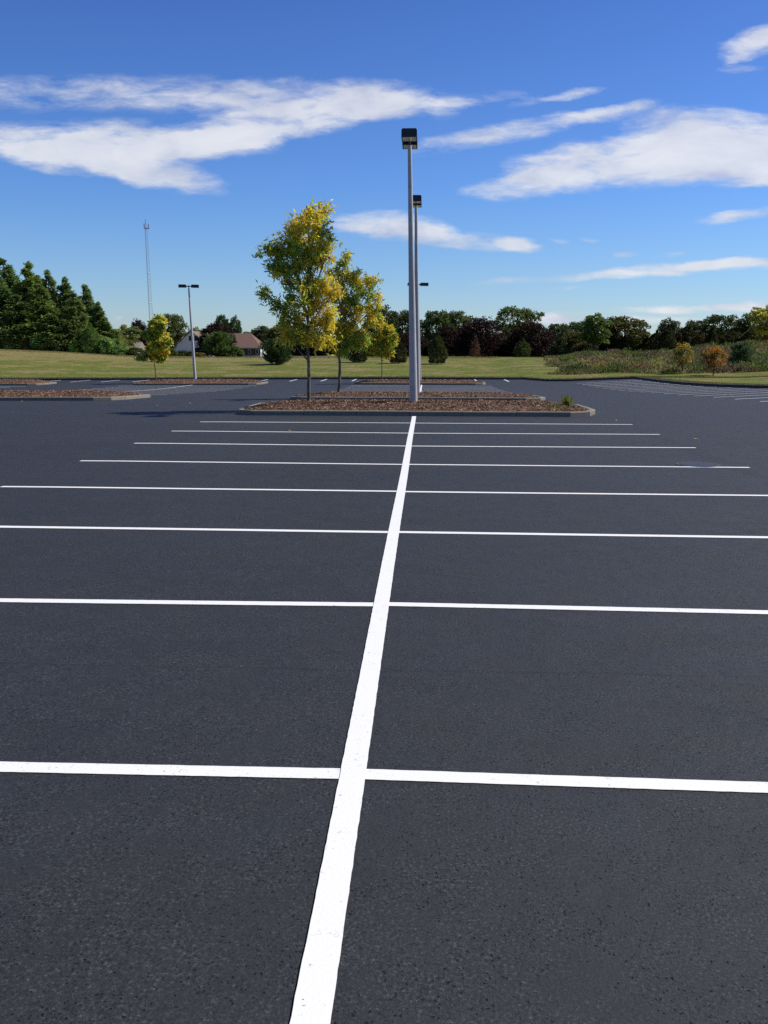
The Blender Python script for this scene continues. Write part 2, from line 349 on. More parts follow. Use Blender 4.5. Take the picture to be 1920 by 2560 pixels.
# ------------------------------------------------------------------ islands
def island(x0, x1, y0, y1, label, chips, csz, mound=.2, dirt=0):
    root = empty('planting_island', ((x0+x1)/2, (y0+y1)/2, zl((x0+x1)/2, (y0+y1)/2)), label, 'planting island', 'mulched planting islands'); ox, oy, oz = root.location
    c = 1.0; poly = [(x0+c*.5, y0), (x1-c*.9, y0), (x1-.3, y0+.35), (x1, y0+1.2), (x1, y1-.9), (x1-.8, y1), (x0+.8, y1), (x0, y1-.9), (x0, y0+.7), (x0+.12, y0+.22)]
    poly = [np.array(p) for p in poly]; n = len(poly)
    cen = np.array([(x0+x1)/2, (y0+y1)/2])
    def inset(w):
        out = []
        for i in range(n):
            a, b, cc = poly[i-1], poly[i], poly[(i+1) % n]; t1 = (b-a)/np.linalg.norm(b-a); t2 = (cc-b)/np.linalg.norm(cc-b)
            nn = np.array([-t1[1]-t2[1], t1[0]+t2[0]]); nn /= np.linalg.norm(nn); nn /= max(.5, nn @ np.array([-t1[1], t1[0]])); out.append(b+nn*w)
        return out
    h = .135
    kb = MB(); inn = inset(.15); inn2 = inset(.015)
    for i in range(n):
        j = (i+1) % n; L = np.linalg.norm(poly[j]-poly[i]); m = max(1, round(L/1.5))
        for k in range(m):                                    # separate kerb stones with thin joints
            e = .006/L if m > 1 or True else 0
            t0, t1 = k/m+e, (k+1)/m-e; dzk = random.uniform(-.006, .006)
            vs = []
            for t in (t0, t1):
                o = poly[i]*(1-t)+poly[j]*t; o2 = inn2[i]*(1-t)+inn2[j]*t; q = inn[i]*(1-t)+inn[j]*t; z = zl(*o)
                vs += [(*o, z-.02), (*o, z+h-.02+dzk), (*o2, z+h+dzk), (*q, z+h+dzk), (*q, z-.02)]
            vs = [(a-ox, b-oy, c_-oz) for a, b, c_ in vs]
            kb.add(vs, [(0, 5, 6, 1), (1, 6, 7, 2), (2, 7, 8, 3), (3, 8, 9, 4), (0, 1, 2, 3, 4), (9, 8, 7, 6, 5)])
    kb.build('kerb', CONC, root)
    # bed: domed sheet plus loose bark chips
    X0, X1, Y0, Y1 = x0+.15, x1-.15, y0+.15, y1-.15
    ph = rng.uniform(0, 6, 4)
    def inside(x, y):
        d = np.full(np.shape(x), 9.0)
        for i in range(n):
            a, b = inn[i], inn[(i+1) % n]; t = (b-a)/np.linalg.norm(b-a); d = np.minimum(d, -t[1]*(x-a[0])+t[0]*(y-a[1]))
        return d
    def zb(x, y):
        d = np.clip(inside(x, y), 0, 2.2)/2.2; s = np.sin(d*math.pi/2)**.8
        return lot(x, y)+h-.03+mound*s+.02*np.sin(x*2.1+ph[0])*np.sin(y*2.7+ph[1])*np.clip(d*3, 0, 1)+.012*np.sin(x*6+ph[2])*np.sin(y*7+ph[3])*np.clip(d*3, 0, 1)
    nx, ny = int((X1-X0)/.12), int((Y1-Y0)/.12)
    gx, gy = np.meshgrid(np.linspace(X0, X1, nx), np.linspace(Y0, Y1, ny), indexing='ij')
    d = inside(gx, gy)
    # pull outside vertices in towards the centre
    for _ in range(6):
        msk = d < 0; gx = np.where(msk, gx+(cen[0]-gx)*.02, gx); gy = np.where(msk, gy+(cen[1]-gy)*.03, gy); d = inside(gx, gy)
    z = zb(gx, gy)+rng.uniform(-.012, .012, gx.shape)
    V = np.stack([gx-ox, gy-oy, z-oz], -1).reshape(-1, 3)
    i, j = np.meshgrid(np.arange(nx-1), np.arange(ny-1), indexing='ij'); a = (i*ny+j).ravel(); Fq = np.stack([a, a+ny, a+ny+1, a+1], 1)
    pal = np.array([(.145, .078, .050), (.20, .115, .075), (.10, .055, .038), (.26, .165, .105), (.38, .28, .19), (.52, .42, .32), (.065, .038, .028)])
    bc = pal[rng.choice(7, len(V), p=[.34, .28, .18, .1, .03, .01, .06])]*.8
    cx = rng.uniform(X0, X1, chips*2); cy = rng.uniform(Y0, Y1, chips*2); k = inside(cx, cy) > .01; cx, cy = cx[k][:chips], cy[k][:chips]; m = len(cx)
    ang = rng.uniform(0, 2*math.pi, m); el = rng.normal(0, .42, m)
    dv = np.stack([np.cos(ang)*np.cos(el), np.sin(ang)*np.cos(el), np.sin(el)], 1); sv = np.cross(dv, np.stack([rng.normal(0, .35, m), rng.normal(0, .35, m), np.ones(m)], 1)); sv /= np.linalg.norm(sv, axis=1)[:, None]
    P = np.stack([cx-ox, cy-oy, zb(cx, cy)-oz+rng.uniform(.0, .035, m)], 1)
    L = csz*rng.uniform(.5, 1.5, m)[:, None]; W = csz*.33*rng.uniform(.5, 1.5, m)[:, None]
    CV = np.stack([P-dv*L/2, P+sv*W/2, P+dv*L/2, P-sv*W/2], 1).reshape(-1, 3)
    cc = pal[rng.choice(7, m, p=[.30, .28, .12, .15, .08, .04, .03])]*rng.uniform(.75, 1.3, m)[:, None]
    V2 = np.concatenate([V, CV]); F2 = np.concatenate([Fq, len(V)+np.arange(4*m).reshape(m, 4)]); C2 = np.concatenate([bc, np.repeat(cc, 4, 0)])
    np_mesh('mulch_bed', V2, F2, MULCH, root, C2)
    return zb
zb1 = island(-5.35, 4.9, 25.75, 30.9, 'nearest mulched island with pale kerb, holding the nearest ash tree and nearest tall lamp', 26000, .075, .15)
zb2 = island(-5.3, 4.75, 35.8, 41.3, 'mulched island directly behind the nearest one, at the foot of the second lamp', 15000, .085, .13)
zb3 = island(-5.65, 4.85, 73.8, 78.6, 'small looking far mulched island at the end of the middle row of bays', 5000, .12, .2)
zb4 = island(-22.3, -12.05, 35.8, 41.3, 'mulched island cut by the left edge of the photo, with sunlit pale kerb end', 12000, .09, .2)
zb5 = island(-23.4, -13.1, 73.3, 78.4, 'far mulched island under the small rounded yellow tree and the pale lamp', 5000, .12, .24)
zb6 = island(-41.2, -30.9, 73.3, 78.0, 'farthest left mulched island, just below the grass field at the photo edge', 4000, .12, .28)
# ------------------------------------------------------------------ lamps
def lamp(px, Y, zb, label, along, lean_top, rz=0.0, pr=-.2, hgt=7.75):
    p = atY(px, 950, Y); x = p[0]; z = float(zb(np.array(x), np.array(Y)))-.02 if zb else float(ground(x, Y))
    root = empty('parking_lot_lamp', (x, Y, z), label, 'lamp post', 'twin headed lamp posts'); root.rotation_euler = (0, 0, 0)
    hp = hgt-.32; lx = lean_top
    mb = MB(); vs = []; fs = []
    rings = [(0, .108), (hp*.3, .092), (hp*.65, .07), (hp, .05)]
    for zz, r in rings:
        ch = r*.28; ox = lx*zz/hp
        for a, b in ((r, -r+ch), (r, r-ch), (r-ch, r), (-r+ch, r), (-r, r-ch), (-r, -r+ch), (-r+ch, -r), (r-ch, -r)):
            ca, sa = math.cos(pr), math.sin(pr); vs.append((a*ca-b*sa+ox, a*sa+b*ca, zz))
    for i in range(3):
        for k in range(8): fs.append((8*i+k, 8*i+(k+1) % 8, 8*i+8+(k+1) % 8, 8*i+8+k))
    fs.append(tuple(24+k for k in range(8)))
    mb.add(vs, fs).build('pole', STEEL, root)
    MB().box(-.15, .15, -.15, .15, 0, .03).build('base_plate', STEEL, root).location = (0, 0, 0)
    hx = lx
    t = MB().tube([(hx, 0, hp+.002), (hx, 0, hp+.26)], .035, 10).build('tenon', BLACK, root)
    for s in (-1, 1):
        dx, dy = (s*math.cos(rz), s*math.sin(rz)) if along == 'x' else (-s*math.sin(rz)*1.0, s*math.cos(rz))
        M3 = Matrix(((dy, dx, 0), (-dx, dy, 0), (0, 0, 1)))  # local y -> outwards
        arm = MB().box(-.03, .03, .03, .2, hp+.13, hp+.2).build('arm', BLACK, root)
        hd = MB()
        # cutoff housing: box with sloped shoulders, open-bottomed rim holding the lens
        w, L0, L1, z0, z1 = .22, .2, .82, hp+.06, hp+.30
        vs = [(-w, L0, z0), (w, L0, z0), (w, L1, z0), (-w, L1, z0), (-w, L0, z0+.19), (w, L0, z0+.19), (w, L1, z0+.19), (-w, L1, z0+.19), (-w+.03, L0+.03, z1), (w-.03, L0+.03, z1), (w-.03, L1-.03, z1), (-w+.03, L1-.03, z1)]
        vs += [(-w+.025, L0+.025, z0), (w-.025, L0+.025, z0), (w-.025, L1-.025, z0), (-w+.025, L1-.025, z0), (-w+.025, L0+.025, z0+.04), (w-.025, L0+.025, z0+.04), (w-.025, L1-.025, z0+.04), (-w+.025, L1-.025, z0+.04)]
        fs = [(0, 1, 5, 4), (1, 2, 6, 5), (2, 3, 7, 6), (3, 0, 4, 7), (4, 5, 9, 8), (5, 6, 10, 9), (6, 7, 11, 10), (7, 4, 8, 11), (8, 9, 10, 11),
              (0, 12, 13, 1), (1, 13, 14, 2), (2, 14, 15, 3), (3, 15, 12, 0), (12, 16, 17, 13), (13, 17, 18, 14), (14, 18, 19, 15), (15, 19, 16, 12), (16, 19, 18, 17)]
        h_o = hd.add(vs, fs).build('lamp_head', BLACK, root)
        ln = MB().box(-w+.028, w-.028, L0+.028, L1-.028, z0+.006, z0+.016).build('lens', LENS, h_o)
        for o in (arm, h_o): o.matrix_local = Matrix.Translation((hx, 0, 0)) @ M3.to_4x4()
    return root
m_, nt_, nd_, lk_, P_ = new_mat('lamp_lens'); LENS = m_
lk_.new(ramp(nt_, noise(nt_, objc(nt_), 2.5, 2), [(.35, (.55, .85, .66)), (.6, (.88, .97, .90))]), P_.inputs['Base Color']); P_.inputs['Roughness'].default_value = .12; P_.inputs['Metallic'].default_value = 0
lamp(1034.5, 28.3, zb1, 'tallest looking lamp, on the nearest mulched island beyond the long white line', 'y', -.19)
lamp(1043.5, 38.5, zb2, 'second tallest looking lamp, half hidden just behind the nearest lamp', 'y', -.13)
lamp(1049.7, 76.0, zb3, 'short looking dark far lamp right of the two tall ones, heads spread sideways', 'x', -.24, .18)
lamp(488, 77.0, zb5, 'pale lone lamp left of the ash trees, beside the small rounded yellow tree', 'x', -.3, .2, -.27)
# ------------------------------------------------------------------ island trees
def px2(px, py, Y): return atY(px, py, Y)
def limb_mesh(mb, pts, r0, r1, n=6):
    pts = [np.array(p, float) for p in pts]; P = []
    m = 5
    for i in range(len(pts)-1):
        for k in range(m):
            t = k/m; P.append(pts[i]*(1-t)+pts[i+1]*t)
    P.append(pts[-1]); P = np.array(P)
    for _ in range(3): P[1:-1] = (P[:-2]+2*P[1:-1]+P[2:])/4
    P[1:-1] += rng.normal(0, r0*.12, P[1:-1].shape)
    mb.tube(P, list(np.linspace(r0, r1, len(P))), n); return P
GR = np.array([(.38, .50, .06), (.52, .62, .08), (.24, .36, .05)]); YL = np.array([(.88, .76, .08), (.90, .64, .05), (.70, .74, .10), (.82, .46, .05)]); BR = np.array([(.16, .10, .03)])
def island_tree(base, Y, lobes, label, fork, r, zb, nleaf, ll, lw, bare=(), kind='ash_tree', cat='tree'):
    b = px2(*base, Y); b[2] = float(zb(np.array(b[0]), np.array(Y)))-.03
    root = empty(kind, b, label, cat, 'young trees on the mulched islands')
    tk = MB(); f = px2(*fork, Y)-b; pts = [np.zeros(3), f*.5+np.array([.03, 0, 0]), f]; tk.tube([pts[0], pts[0]+(0, 0, .08)], [r*1.35, r*1.05], 10)
    limb_mesh(tk, pts, r, r*.62, 10)
    L3 = []; s = Y/F
    cxm = np.mean([l[0] for l in lobes])
    for (cx, cy, rx, ry, yf) in lobes:
        c = px2(cx, cy, Y)-b; c[1] += random.uniform(-1, 1)*.45*min(1.2, abs(60-abs(cx-cxm))*s*.9+.3)
        L3.append((c, rx*s, ry*s, yf))
    # central leader
    top = min(L3, key=lambda l: -l[0][2])[0]
    lead = limb_mesh(tk, [f, (f+top)/2+np.array([(f[0]-top[0])*.15, 0, 0]), top], r*.62, .012, 8)
    br = MB(); tips = []
    for c, rx, ry, yf in L3:
        # limb leaves the leader below the lobe and climbs at a steep angle
        zt = f[2]+max(0, (c[2]-f[2]))*.45-.05; k = int(np.argmin(abs(lead[:, 2]-max(zt, f[2])))); s0 = lead[k]
        if c[2] < f[2]+.1: s0 = f*.93
        mid = (s0+c)/2+np.array([0, 0, -.12*np.linalg.norm((c-s0)[:2])])
        P = limb_mesh(br, [s0, mid, c], max(.014, r*.32), .008, 5)
        for _ in range(7):
            e = c+rng.normal(0, .5, 3)*np.array([rx, rx, ry]); e[2] += ry*.3; P2 = P[random.randint(len(P)//2, len(P)-1)]
            br.tube([P2, (P2+e)/2+(0, 0, -.04), e], [.009, .006, .003], 4)
    tk.build('trunk', BARK, root)
    br.build('branches', BARK, root)
    for q in bare:
        bb = MB(); P = [px2(x, y, Y)-b for x, y in q]; bb.tube(P, list(np.linspace(.028, .008, len(P))), 5); bb.build('bare_branch', BARK, root)
    tot = sum(rx*ry for _, rx, ry, _ in L3); PP = []; CC = []
    for c, rx, ry, yf in L3:
        n = int(nleaf*rx*ry/tot); ncl = max(6, int(n/42))
        cd = rng.normal(size=(ncl, 3)); cd /= np.linalg.norm(cd, axis=1)[:, None]; cd *= rng.uniform(.15, 1.02, ncl)[:, None]**.55
        cc = c+cd*np.array([rx, rx*.95, ry])
        ci = rng.integers(0, ncl, n); sp_ = rng.normal(size=(ncl, 3))*np.array([.7, .7, .5])+np.array([0, 0, .5]); sp_ /= np.linalg.norm(sp_, axis=1)[:, None]
        P = cc[ci]+sp_[ci]*rng.normal(0, .13, n)[:, None]+rng.normal(0, 1, (n, 3))*.048*max(1, ll/.16)
        # colour in clumps: whole sprays turn together
        cy = np.clip(yf+.14+rng.normal(0, .22, ncl)+.15*cd[:, 0], 0, 1); w = np.clip(cy[ci]+rng.normal(0, .10, n), 0, 1)[:, None]
        g = GR[rng.choice(3, n)]; y = YL[rng.choice(4, n, p=[.4, .25, .25, .1])]; w = np.clip((w-.28)*2.0, 0, 1)
        col = g*(1-w)+y*w; br_ = rng.random(n) < .05; col[br_] = BR[0]
        PP.append(P); CC.append(col*rng.uniform(.75, 1.25, n)[:, None])
    P = np.concatenate(PP); C = np.concatenate(CC)
    V, Fq, C = leaf_cards(P, ll, lw, C, droop=.45)
    np_mesh('crown', V, Fq, LEAF, root, C); return root
island_tree((772, 1004.6), 28.2, [(788, 530, 30, 24, .75), (775, 560, 40, 26, .8), (722, 572, 26, 24, .7), (745, 590, 30, 26, .5), (812, 585, 22, 28, .3), (822, 610, 14, 22, .35), (770, 615, 45, 34, .35), (668, 630, 22, 20, .15), (690, 618, 14, 18, .4), (692, 655, 24, 22, .3), (715, 625, 20, 24, .35), (703, 680, 20, 24, .85), (735, 660, 30, 28, .25),
    (775, 660, 36, 32, .35), (815, 642, 16, 18, .85), (740, 705, 34, 26, .3), (790, 705, 32, 28, .5), (655, 727, 12, 9, .45), (672, 742, 16, 10, .3), (693, 760, 20, 14, .25), (722, 755, 26, 20, .25), (765, 750, 34, 26, .5), (815, 745, 32, 26, .8), (845, 725, 16, 18, .85), (718, 800, 26, 22, .15), (712, 832, 26, 18, .75), (760, 800, 34, 24, .45), (805, 800, 36, 28, .8), (832, 795, 20, 24, .8), (790, 845, 34, 20, .85), (820, 855, 20, 14, .8), (745, 840, 26, 16, .5)],
    'tallest yellow and green ash tree, on the nearest mulched island left of the lamps', (768, 850), .062, zb1, 11500, .16, .048, bare=[((769, 900), (750, 880), (737, 864))])
island_tree((847, 977), 38.5, [(866, 645, 10, 16, .35), (858, 668, 15, 20, .4), (838, 690, 20, 22, .5), (872, 700, 22, 22, .45), (892, 690, 14, 16, .75), (925, 705, 22, 14, .7), (905, 705, 16, 14, .6), (918, 735, 20, 20, .12), (890, 745, 22, 26, .25), (848, 740, 24, 28, .4), (946, 745, 9, 14, .7), (935, 770, 18, 18, .75), (900, 785, 28, 20, .75), (862, 785, 28, 22, .7), (925, 800, 22, 18, .65), (850, 820, 28, 20, .8), (885, 825, 30, 22, .6), (830, 845, 14, 14, .7), (905, 845, 22, 24, .12), (870, 858, 26, 22, .12), (850, 872, 16, 12, .2)],
    'second ash tree, smaller and yellow green, right behind the tallest one', (848, 880), .070, zb2, 7500, .17, .055, kind='ash_tree')
island_tree((954.4, 943.4), 76.0, [(946, 797, 9, 12, .4), (950, 818, 14, 14, .7), (972, 825, 12, 16, .35), (985, 848, 11, 16, .25), (950, 845, 15, 15, .85), (932, 850, 14, 16, .6), (968, 860, 16, 14, .4), (940, 872, 16, 12, .7), (975, 882, 14, 12, .6), (958, 885, 14, 10, .25), (925, 868, 10, 12, .2)],
    'smallest yellow and green ash tree, on the far island left of the lamps', (954, 898), .045, zb3, 5000, .26, .10)
island_tree((390.4, 952.3), 77.0, [(397, 797, 12, 12, .45), (388, 815, 14, 14, .3), (405, 818, 11, 14, .35), (375, 838, 11, 20, .05), (398, 840, 15, 18, .4), (410, 850, 9, 18, .75), (392, 862, 14, 15, .8), (376, 868, 11, 14, .45), (408, 876, 11, 14, .7), (390, 885, 16, 12, .7), (400, 895, 14, 8, .45), (378, 890, 12, 8, .5), (345, 897, 5, 4, .0), (355, 894, 7, 3, .05), (422, 850, 6, 12, .3), (366, 888, 9, 5, .1)],
    'small rounded yellow green tree beside the pale lone lamp at left', (385, 905), .048, zb5, 5200, .24, .17, kind='pear_tree')
# ------------------------------------------------------------------ prototype crowns for the background
def cards(name, P, L, W, val, mat, droop=.1, flat=0, up=None, rgb=None):
    c = np.repeat(val[:, None], 3, 1) if rgb is None else rgb*val[:, None]
    V, Fq, C = leaf_cards(P, L, W, c, droop, flat, up); me_o = np_mesh(name, V, Fq, mat, None, C)
    me = me_o.data; bpy.data.objects.remove(me_o); return me
def broad(w, h, ncl, per, rc, L=.34, W=.26, trunkh=.12, seed_col=.25, dome=False):
    """crown about w wide with its top at h; lumpy shells of leaves round many limb ends"""
    th = h*trunkh; ch = h-th; cc = np.array([0, 0, th+ch*.5])
    d = rng.normal(size=(ncl, 3)); d /= np.linalg.norm(d, axis=1)[:, None]; rad = rng.uniform(.35, 1, ncl)**.45
    cen = cc+d*rad[:, None]*np.array([w/2-rc*.6, w/2-rc*.6, ch/2-rc*.6]); cen[:, 2] = np.maximum(cen[:, 2], th+rc*.4)
    if dome:
        a_ = rng.uniform(0, 2*math.pi, ncl); t_ = rng.uniform(0, 1, ncl); q_ = np.sqrt(1-t_**2.6); r_ = rng.uniform(.45, 1, ncl)**.4
        cen = np.stack([np.cos(a_)*q_*(w/2-rc*.7)*r_, np.sin(a_)*q_*(w/2-rc*.7)*r_, rc*.2+t_*(h-rc*1.1)*(.4+.6*r_)], 1); d = cen-np.array([0, 0, h*.3])
    # irregular outline: push some limbs out, hold others back
    cen[:, :2] *= (1+(.07 if dome else .16)*np.sin(3*np.arctan2(d[:, 1], d[:, 0])+rng.uniform(0, 6)))[:, None]; cen[:, 2] += rng.normal(0, (.015 if dome else .028)*h, ncl)
    ci = rng.integers(0, ncl, ncl*per); n = len(ci); e = rng.normal(size=(n, 3)); e /= np.linalg.norm(e, axis=1)[:, None]
    e[:, 2] = np.where(e[:, 2] < -.35, -e[:, 2], e[:, 2]); rr = rc*rng.uniform(.6, 1.25, ncl)[ci]*rng.uniform(.5, 1.08, n)**.6
    P = cen[ci]+e*rr[:, None]*np.array([1, 1, .75]); keep = P[:, 2] > th*.5; P = P[keep]; ci = ci[keep]
    val = (rng.uniform(1-seed_col, 1+seed_col, ncl)[ci])*rng.uniform(.7, 1.35, len(P))
    hue = 1+.15*rng.normal(size=(ncl, 1))[ci]*np.array([[1, .25, -.5]])
    return cards('crown', P, L, W, val, LEAF, .15, 0, None, np.clip(hue, .5, 1.6)), cen
def conifer(w, h, n, L=.32, W=.13, taper=.9, gap=0.0):
    """whorled boughs, longest at the bottom, tips bending up; crown ragged between whorls"""
    P = []; U = []; nb = int(h*7)
    per = n//nb
    for i in range(nb):
        t = 1-(1-(i+rng.uniform(0, 1))/nb)**.62; z = h*(.04+.94*t); R0 = w/2*(1-t)**taper*rng.uniform(.55, 1.2)+.05; a = rng.uniform(0, 2*math.pi)
        s = rng.uniform(.12, 1, per)**.7; side = rng.normal(0, .26, per)*R0*(1.1-s*.5)+rng.normal(0, .08, per)
        x = np.cos(a)*R0*s-np.sin(a)*side; y = np.sin(a)*R0*s+np.cos(a)*side
        zz = z-.15*R0*s+.30*R0*s*s+rng.normal(0, .10+.16*R0, per)
        P.append(np.stack([x, y, zz], 1)); U.append(np.tile([math.cos(a)*.7, math.sin(a)*.7, .25], (per, 1)))
    P = np.concatenate(P); U = np.concatenate(U); b = np.repeat(rng.uniform(.75, 1.25, nb), per)
    return cards('crown', P, L, W, b*rng.uniform(.65, 1.4, len(P)), NEEDLE, 0, 0, U)
def column(w, h, n, L=.22, W=.12):
    t = rng.uniform(0, 1, n); prof = np.sin(np.clip(t*1.02+.10, 0, 1.0)**.75*math.pi)**.55; a = rng.uniform(0, 2*math.pi, n)
    lump = 1+.13*np.sin(a*3+t*9)+.1*np.sin(a*5-t*17)+.06*np.sin(t*40+a*2); r = w/2*prof*lump*rng.uniform(.55, 1.04, n)**.4
    P = np.stack([np.cos(a)*r, np.sin(a)*r, h*(.02+.97*t)], 1); U = np.stack([np.cos(a)*.35, np.sin(a)*.35, np.ones(n)], 1)
    return cards('crown', P, L, W, rng.uniform(.6, 1.4, n), NEEDLE, 0, 0, U)
def wispy_pine(w, h, n):
    P = []; U = []; nb = 150; per = n//nb
    for i in range(nb):
        t = rng.uniform(0, 1); z = h*(.78*t)-.05; R0 = w/2*math.sin(min(1, (1-t)*1.2+.15)*math.pi*.58)*rng.uniform(.5, 1.1); a = rng.uniform(0, 2*math.pi)
        s = rng.uniform(.2, 1, per); q = np.stack([np.cos(a)*R0*s, np.sin(a)*R0*s, z+R0*.55*s*s+0*s], 1)+rng.normal(0, .10, (per, 3)); P.append(q)
        U.append(np.tile([math.cos(a)*.6, math.sin(a)*.6, .9], (per, 1)))
    P = np.concatenate(P); U = np.concatenate(U)
    return cards('crown', P, .3, .06, rng.uniform(.6, 1.5, len(P)), NEEDLE, 0, 0, U)
PROTO = {}
def trunk_mesh(name, h, r, cen=None, mat=DBARK, up=.75):
    mb = MB(); mb.tube([(0, 0, -.4), (.03, .02, h*.25), (-.04, .0, h*.5), (.02, 0, h*up)], [r*1.3, r, r*.75, r*.2], 8)
    if cen is not None:
        for c in cen[:22]:
            s = np.array([0, 0, min(h*.55, max(h*.12, c[2]*.45))]); mb.tube([s, (s+c)/2+(0, 0, -.15), c], [r*.4, r*.22, r*.08], 5)
    o = mb.build('trunk', mat); me = o.data; bpy.data.objects.remove(o); return me
for k in range(3):
    m, c = broad(8, 8, 95, 75, .95); PROTO['broad%d' % k] = (m, trunk_mesh('trunk', 8, .22, c), 8, 8)
for k in range(2):
    m, c = broad(9, 7.4, 230, 56, 1.05, .26, .2, .0, .2, True); PROTO['beech%d' % k] = (m, trunk_mesh('trunk', 7.4, .28, c), 9, 7.4)
m, c = broad(10, 9, 70, 85, 1.0, .34, .26, .3, .3); PROTO['oak'] = (m, trunk_mesh('trunk', 9, .32, c), 10, 9)
m, c = broad(5, 8, 70, 75, .7, .3, .26, .24, .3); PROTO['maple'] = (m, trunk_mesh('trunk', 8, .12, c), 5, 8)
m, c = broad(3, 2.4, 60, 70, .42, .2, .15, .02, .3, True); PROTO['shrub'] = (m, trunk_mesh('trunk', 2.0, .06, c), 3, 2.4)
m, c = broad(2.6, 2.4, 40, 42, .3, .16, .12, .12, .35); PROTO['sapling'] = (m, trunk_mesh('trunk', 2.4, .05, c), 2.6, 2.4)
for k in range(2):
    m, c = broad(8, 7, 150, 70, 1.0, .3, .22, .0, .3, True); PROTO['low%d' % k] = (m, trunk_mesh('trunk', 7, .16, c), 8, 7)
for k in range(3): PROTO['conifer%d' % k] = (conifer(5, 11, 16000, .46, .17, .85), trunk_mesh('trunk', 11, .18, None, DBARK, .97), 5, 11)
PROTO['spruce'] = (conifer(3.4, 5, 5000, .24, .09, .95), trunk_mesh('trunk', 5, .09, None, DBARK, .97), 3.4, 5)
for k in range(2): PROTO['cedar%d' % k] = (column(2.2, 5, 5200), trunk_mesh('trunk', 5, .08), 2.2, 5)
PROTO['pine'] = (wispy_pine(3.6, 4.4, 12000), trunk_mesh('trunk', 4.4, .08, None, DBARK, .9), 3.6, 4.4)
KN = dict(low='broadleaf_tree', broad='broadleaf_tree', beech='copper_beech', oak='oak_tree', maple='maple_tree', shrub='shrub', sapling='young_tree', conifer='conifer', spruce='spruce', cedar='cedar', pine='pine_tree')
CAT = dict(shrub='shrub')
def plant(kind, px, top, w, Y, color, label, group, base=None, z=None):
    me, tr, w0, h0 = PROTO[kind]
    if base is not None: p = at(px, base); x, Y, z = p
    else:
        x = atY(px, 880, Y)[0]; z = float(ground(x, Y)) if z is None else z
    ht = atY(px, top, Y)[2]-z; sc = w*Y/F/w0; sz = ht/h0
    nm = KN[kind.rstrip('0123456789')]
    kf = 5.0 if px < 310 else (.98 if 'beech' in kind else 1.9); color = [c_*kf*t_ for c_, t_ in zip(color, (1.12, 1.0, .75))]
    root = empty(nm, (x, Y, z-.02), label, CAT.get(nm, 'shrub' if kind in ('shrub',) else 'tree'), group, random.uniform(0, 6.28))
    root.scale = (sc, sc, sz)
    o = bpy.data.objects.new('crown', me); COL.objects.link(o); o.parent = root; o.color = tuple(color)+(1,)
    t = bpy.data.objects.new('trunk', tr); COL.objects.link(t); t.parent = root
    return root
DG = (.030, .048, .016); CG = (.030, .052, .020); OL = (.062, .066, .020); MG = (.050, .085, .022); LG = (.10, .14, .03); PU = (.024, .0115, .011); BG = (.035, .055, .030)
G1 = 'conifers in the left stand'; G2 = 'trees beyond the grass rise'; G3 = 'cedars in the dark row at right'; G4 = 'evergreens standing on the grass slope'
left = [
 ('conifer0', -30, 640, 130, 148, CG, 'conifer whose crown is cut by the left edge of the photo'),
 ('conifer1', 24, 655, 100, 151, (.032, .055, .024), 'tallest conifer of the left stand with ragged open top'),
 ('conifer2', 78, 664, 105, 147, (.040, .060, .018), 'second tall conifer of the left stand, olive green spire'),
 ('conifer0', 108, 715, 90, 145, (.038, .058, .018), 'mid height conifer between the tall pair and the grey topped one'),
 ('conifer1', 131, 682, 70, 153, (.045, .066, .034), 'thin topped greyish conifer right of the two tall spires'),
 ('conifer2', 165, 701, 90, 148, (.030, .048, .018), 'dark broad conifer in the middle of the left stand'),
 ('conifer0', 215, 717, 78, 152, (.040, .062, .028), 'open crowned conifer near the right shoulder of the left stand'),
 ('conifer1', 190, 740, 80, 144, (.036, .052, .018), 'shorter conifer filling the front of the left stand'),
 ('conifer2', 246, 762, 66, 150, DG, 'conifer on the steep right shoulder of the left stand'),
 ('conifer0', 275, 808, 60, 149, (.038, .058, .02), 'lowest conifer ending the left stand on its right'),
 ('conifer2', 50, 745, 105, 143, (.028, .044, .016), 'dark low conifer in front of the two tallest spires'),
 ('conifer1', -5, 775, 80, 142, (.045, .065, .02), 'olive conifer low at the left edge of the photo'),
 ('conifer0', 140, 790, 80, 142.5, (.034, .05, .018), 'lower conifer in the middle front of the left stand')]
for k, px, top, w, Y, c, lab in left: plant(k, px, top-6, w*1.5, Y, c, lab, G1)
for i, (px, top) in enumerate([(-20, 700), (20, 692), (55, 688), (100, 700), (128, 715), (168, 735), (205, 750), (243, 782), (285, 825)]): plant('low%d' % (i % 2), px, top, 88, 156, (.034, .046, .018), 'dark undergrowth tree filling the gaps between the left conifers', 'filler trees behind the left conifers')
sh = [('shrub', 28, 828, 62, (.12, .15, .03), 'light yellow green shrub at the far left foot of the conifers'),
 ('shrub', 108, 825, 66, MG, 'green rounded shrub under the two tall spires'), ('shrub', 70, 846, 50, (.06, .06, .03), 'dull brownish shrub between two green ones at the conifers foot'),
 ('shrub', 150, 846, 50, (.045, .055, .02), 'dark olive shrub under the middle of the left stand'), ('shrub', 190, 845, 46, (.085, .13, .03), 'bright green shrub left of the dark upright cedar'),
 ('shrub', 268, 838, 50, (.04, .075, .025), 'green shrub just right of the dark upright cedar'), ('shrub', 300, 862, 46, (.035, .065, .02), 'low green shrub below the leafy tree near the brick chimney'),
 ('shrub', 340, 866, 50, (.045, .065, .02), 'low dark shrub left of the small rounded yellow tree'), ('shrub', 418, 868, 50, (.045, .085, .02), 'green shrub right behind the small rounded yellow tree')]
for k, px, top, w, c, lab in sh: plant(k, px, top, w, 141.2, c, lab, 'shrubs along the crest of the grass')
plant('cedar0', 228, 808, 44, 141, (.028, .052, .014), 'dark upright cedar at the foot of the left stand', G4)
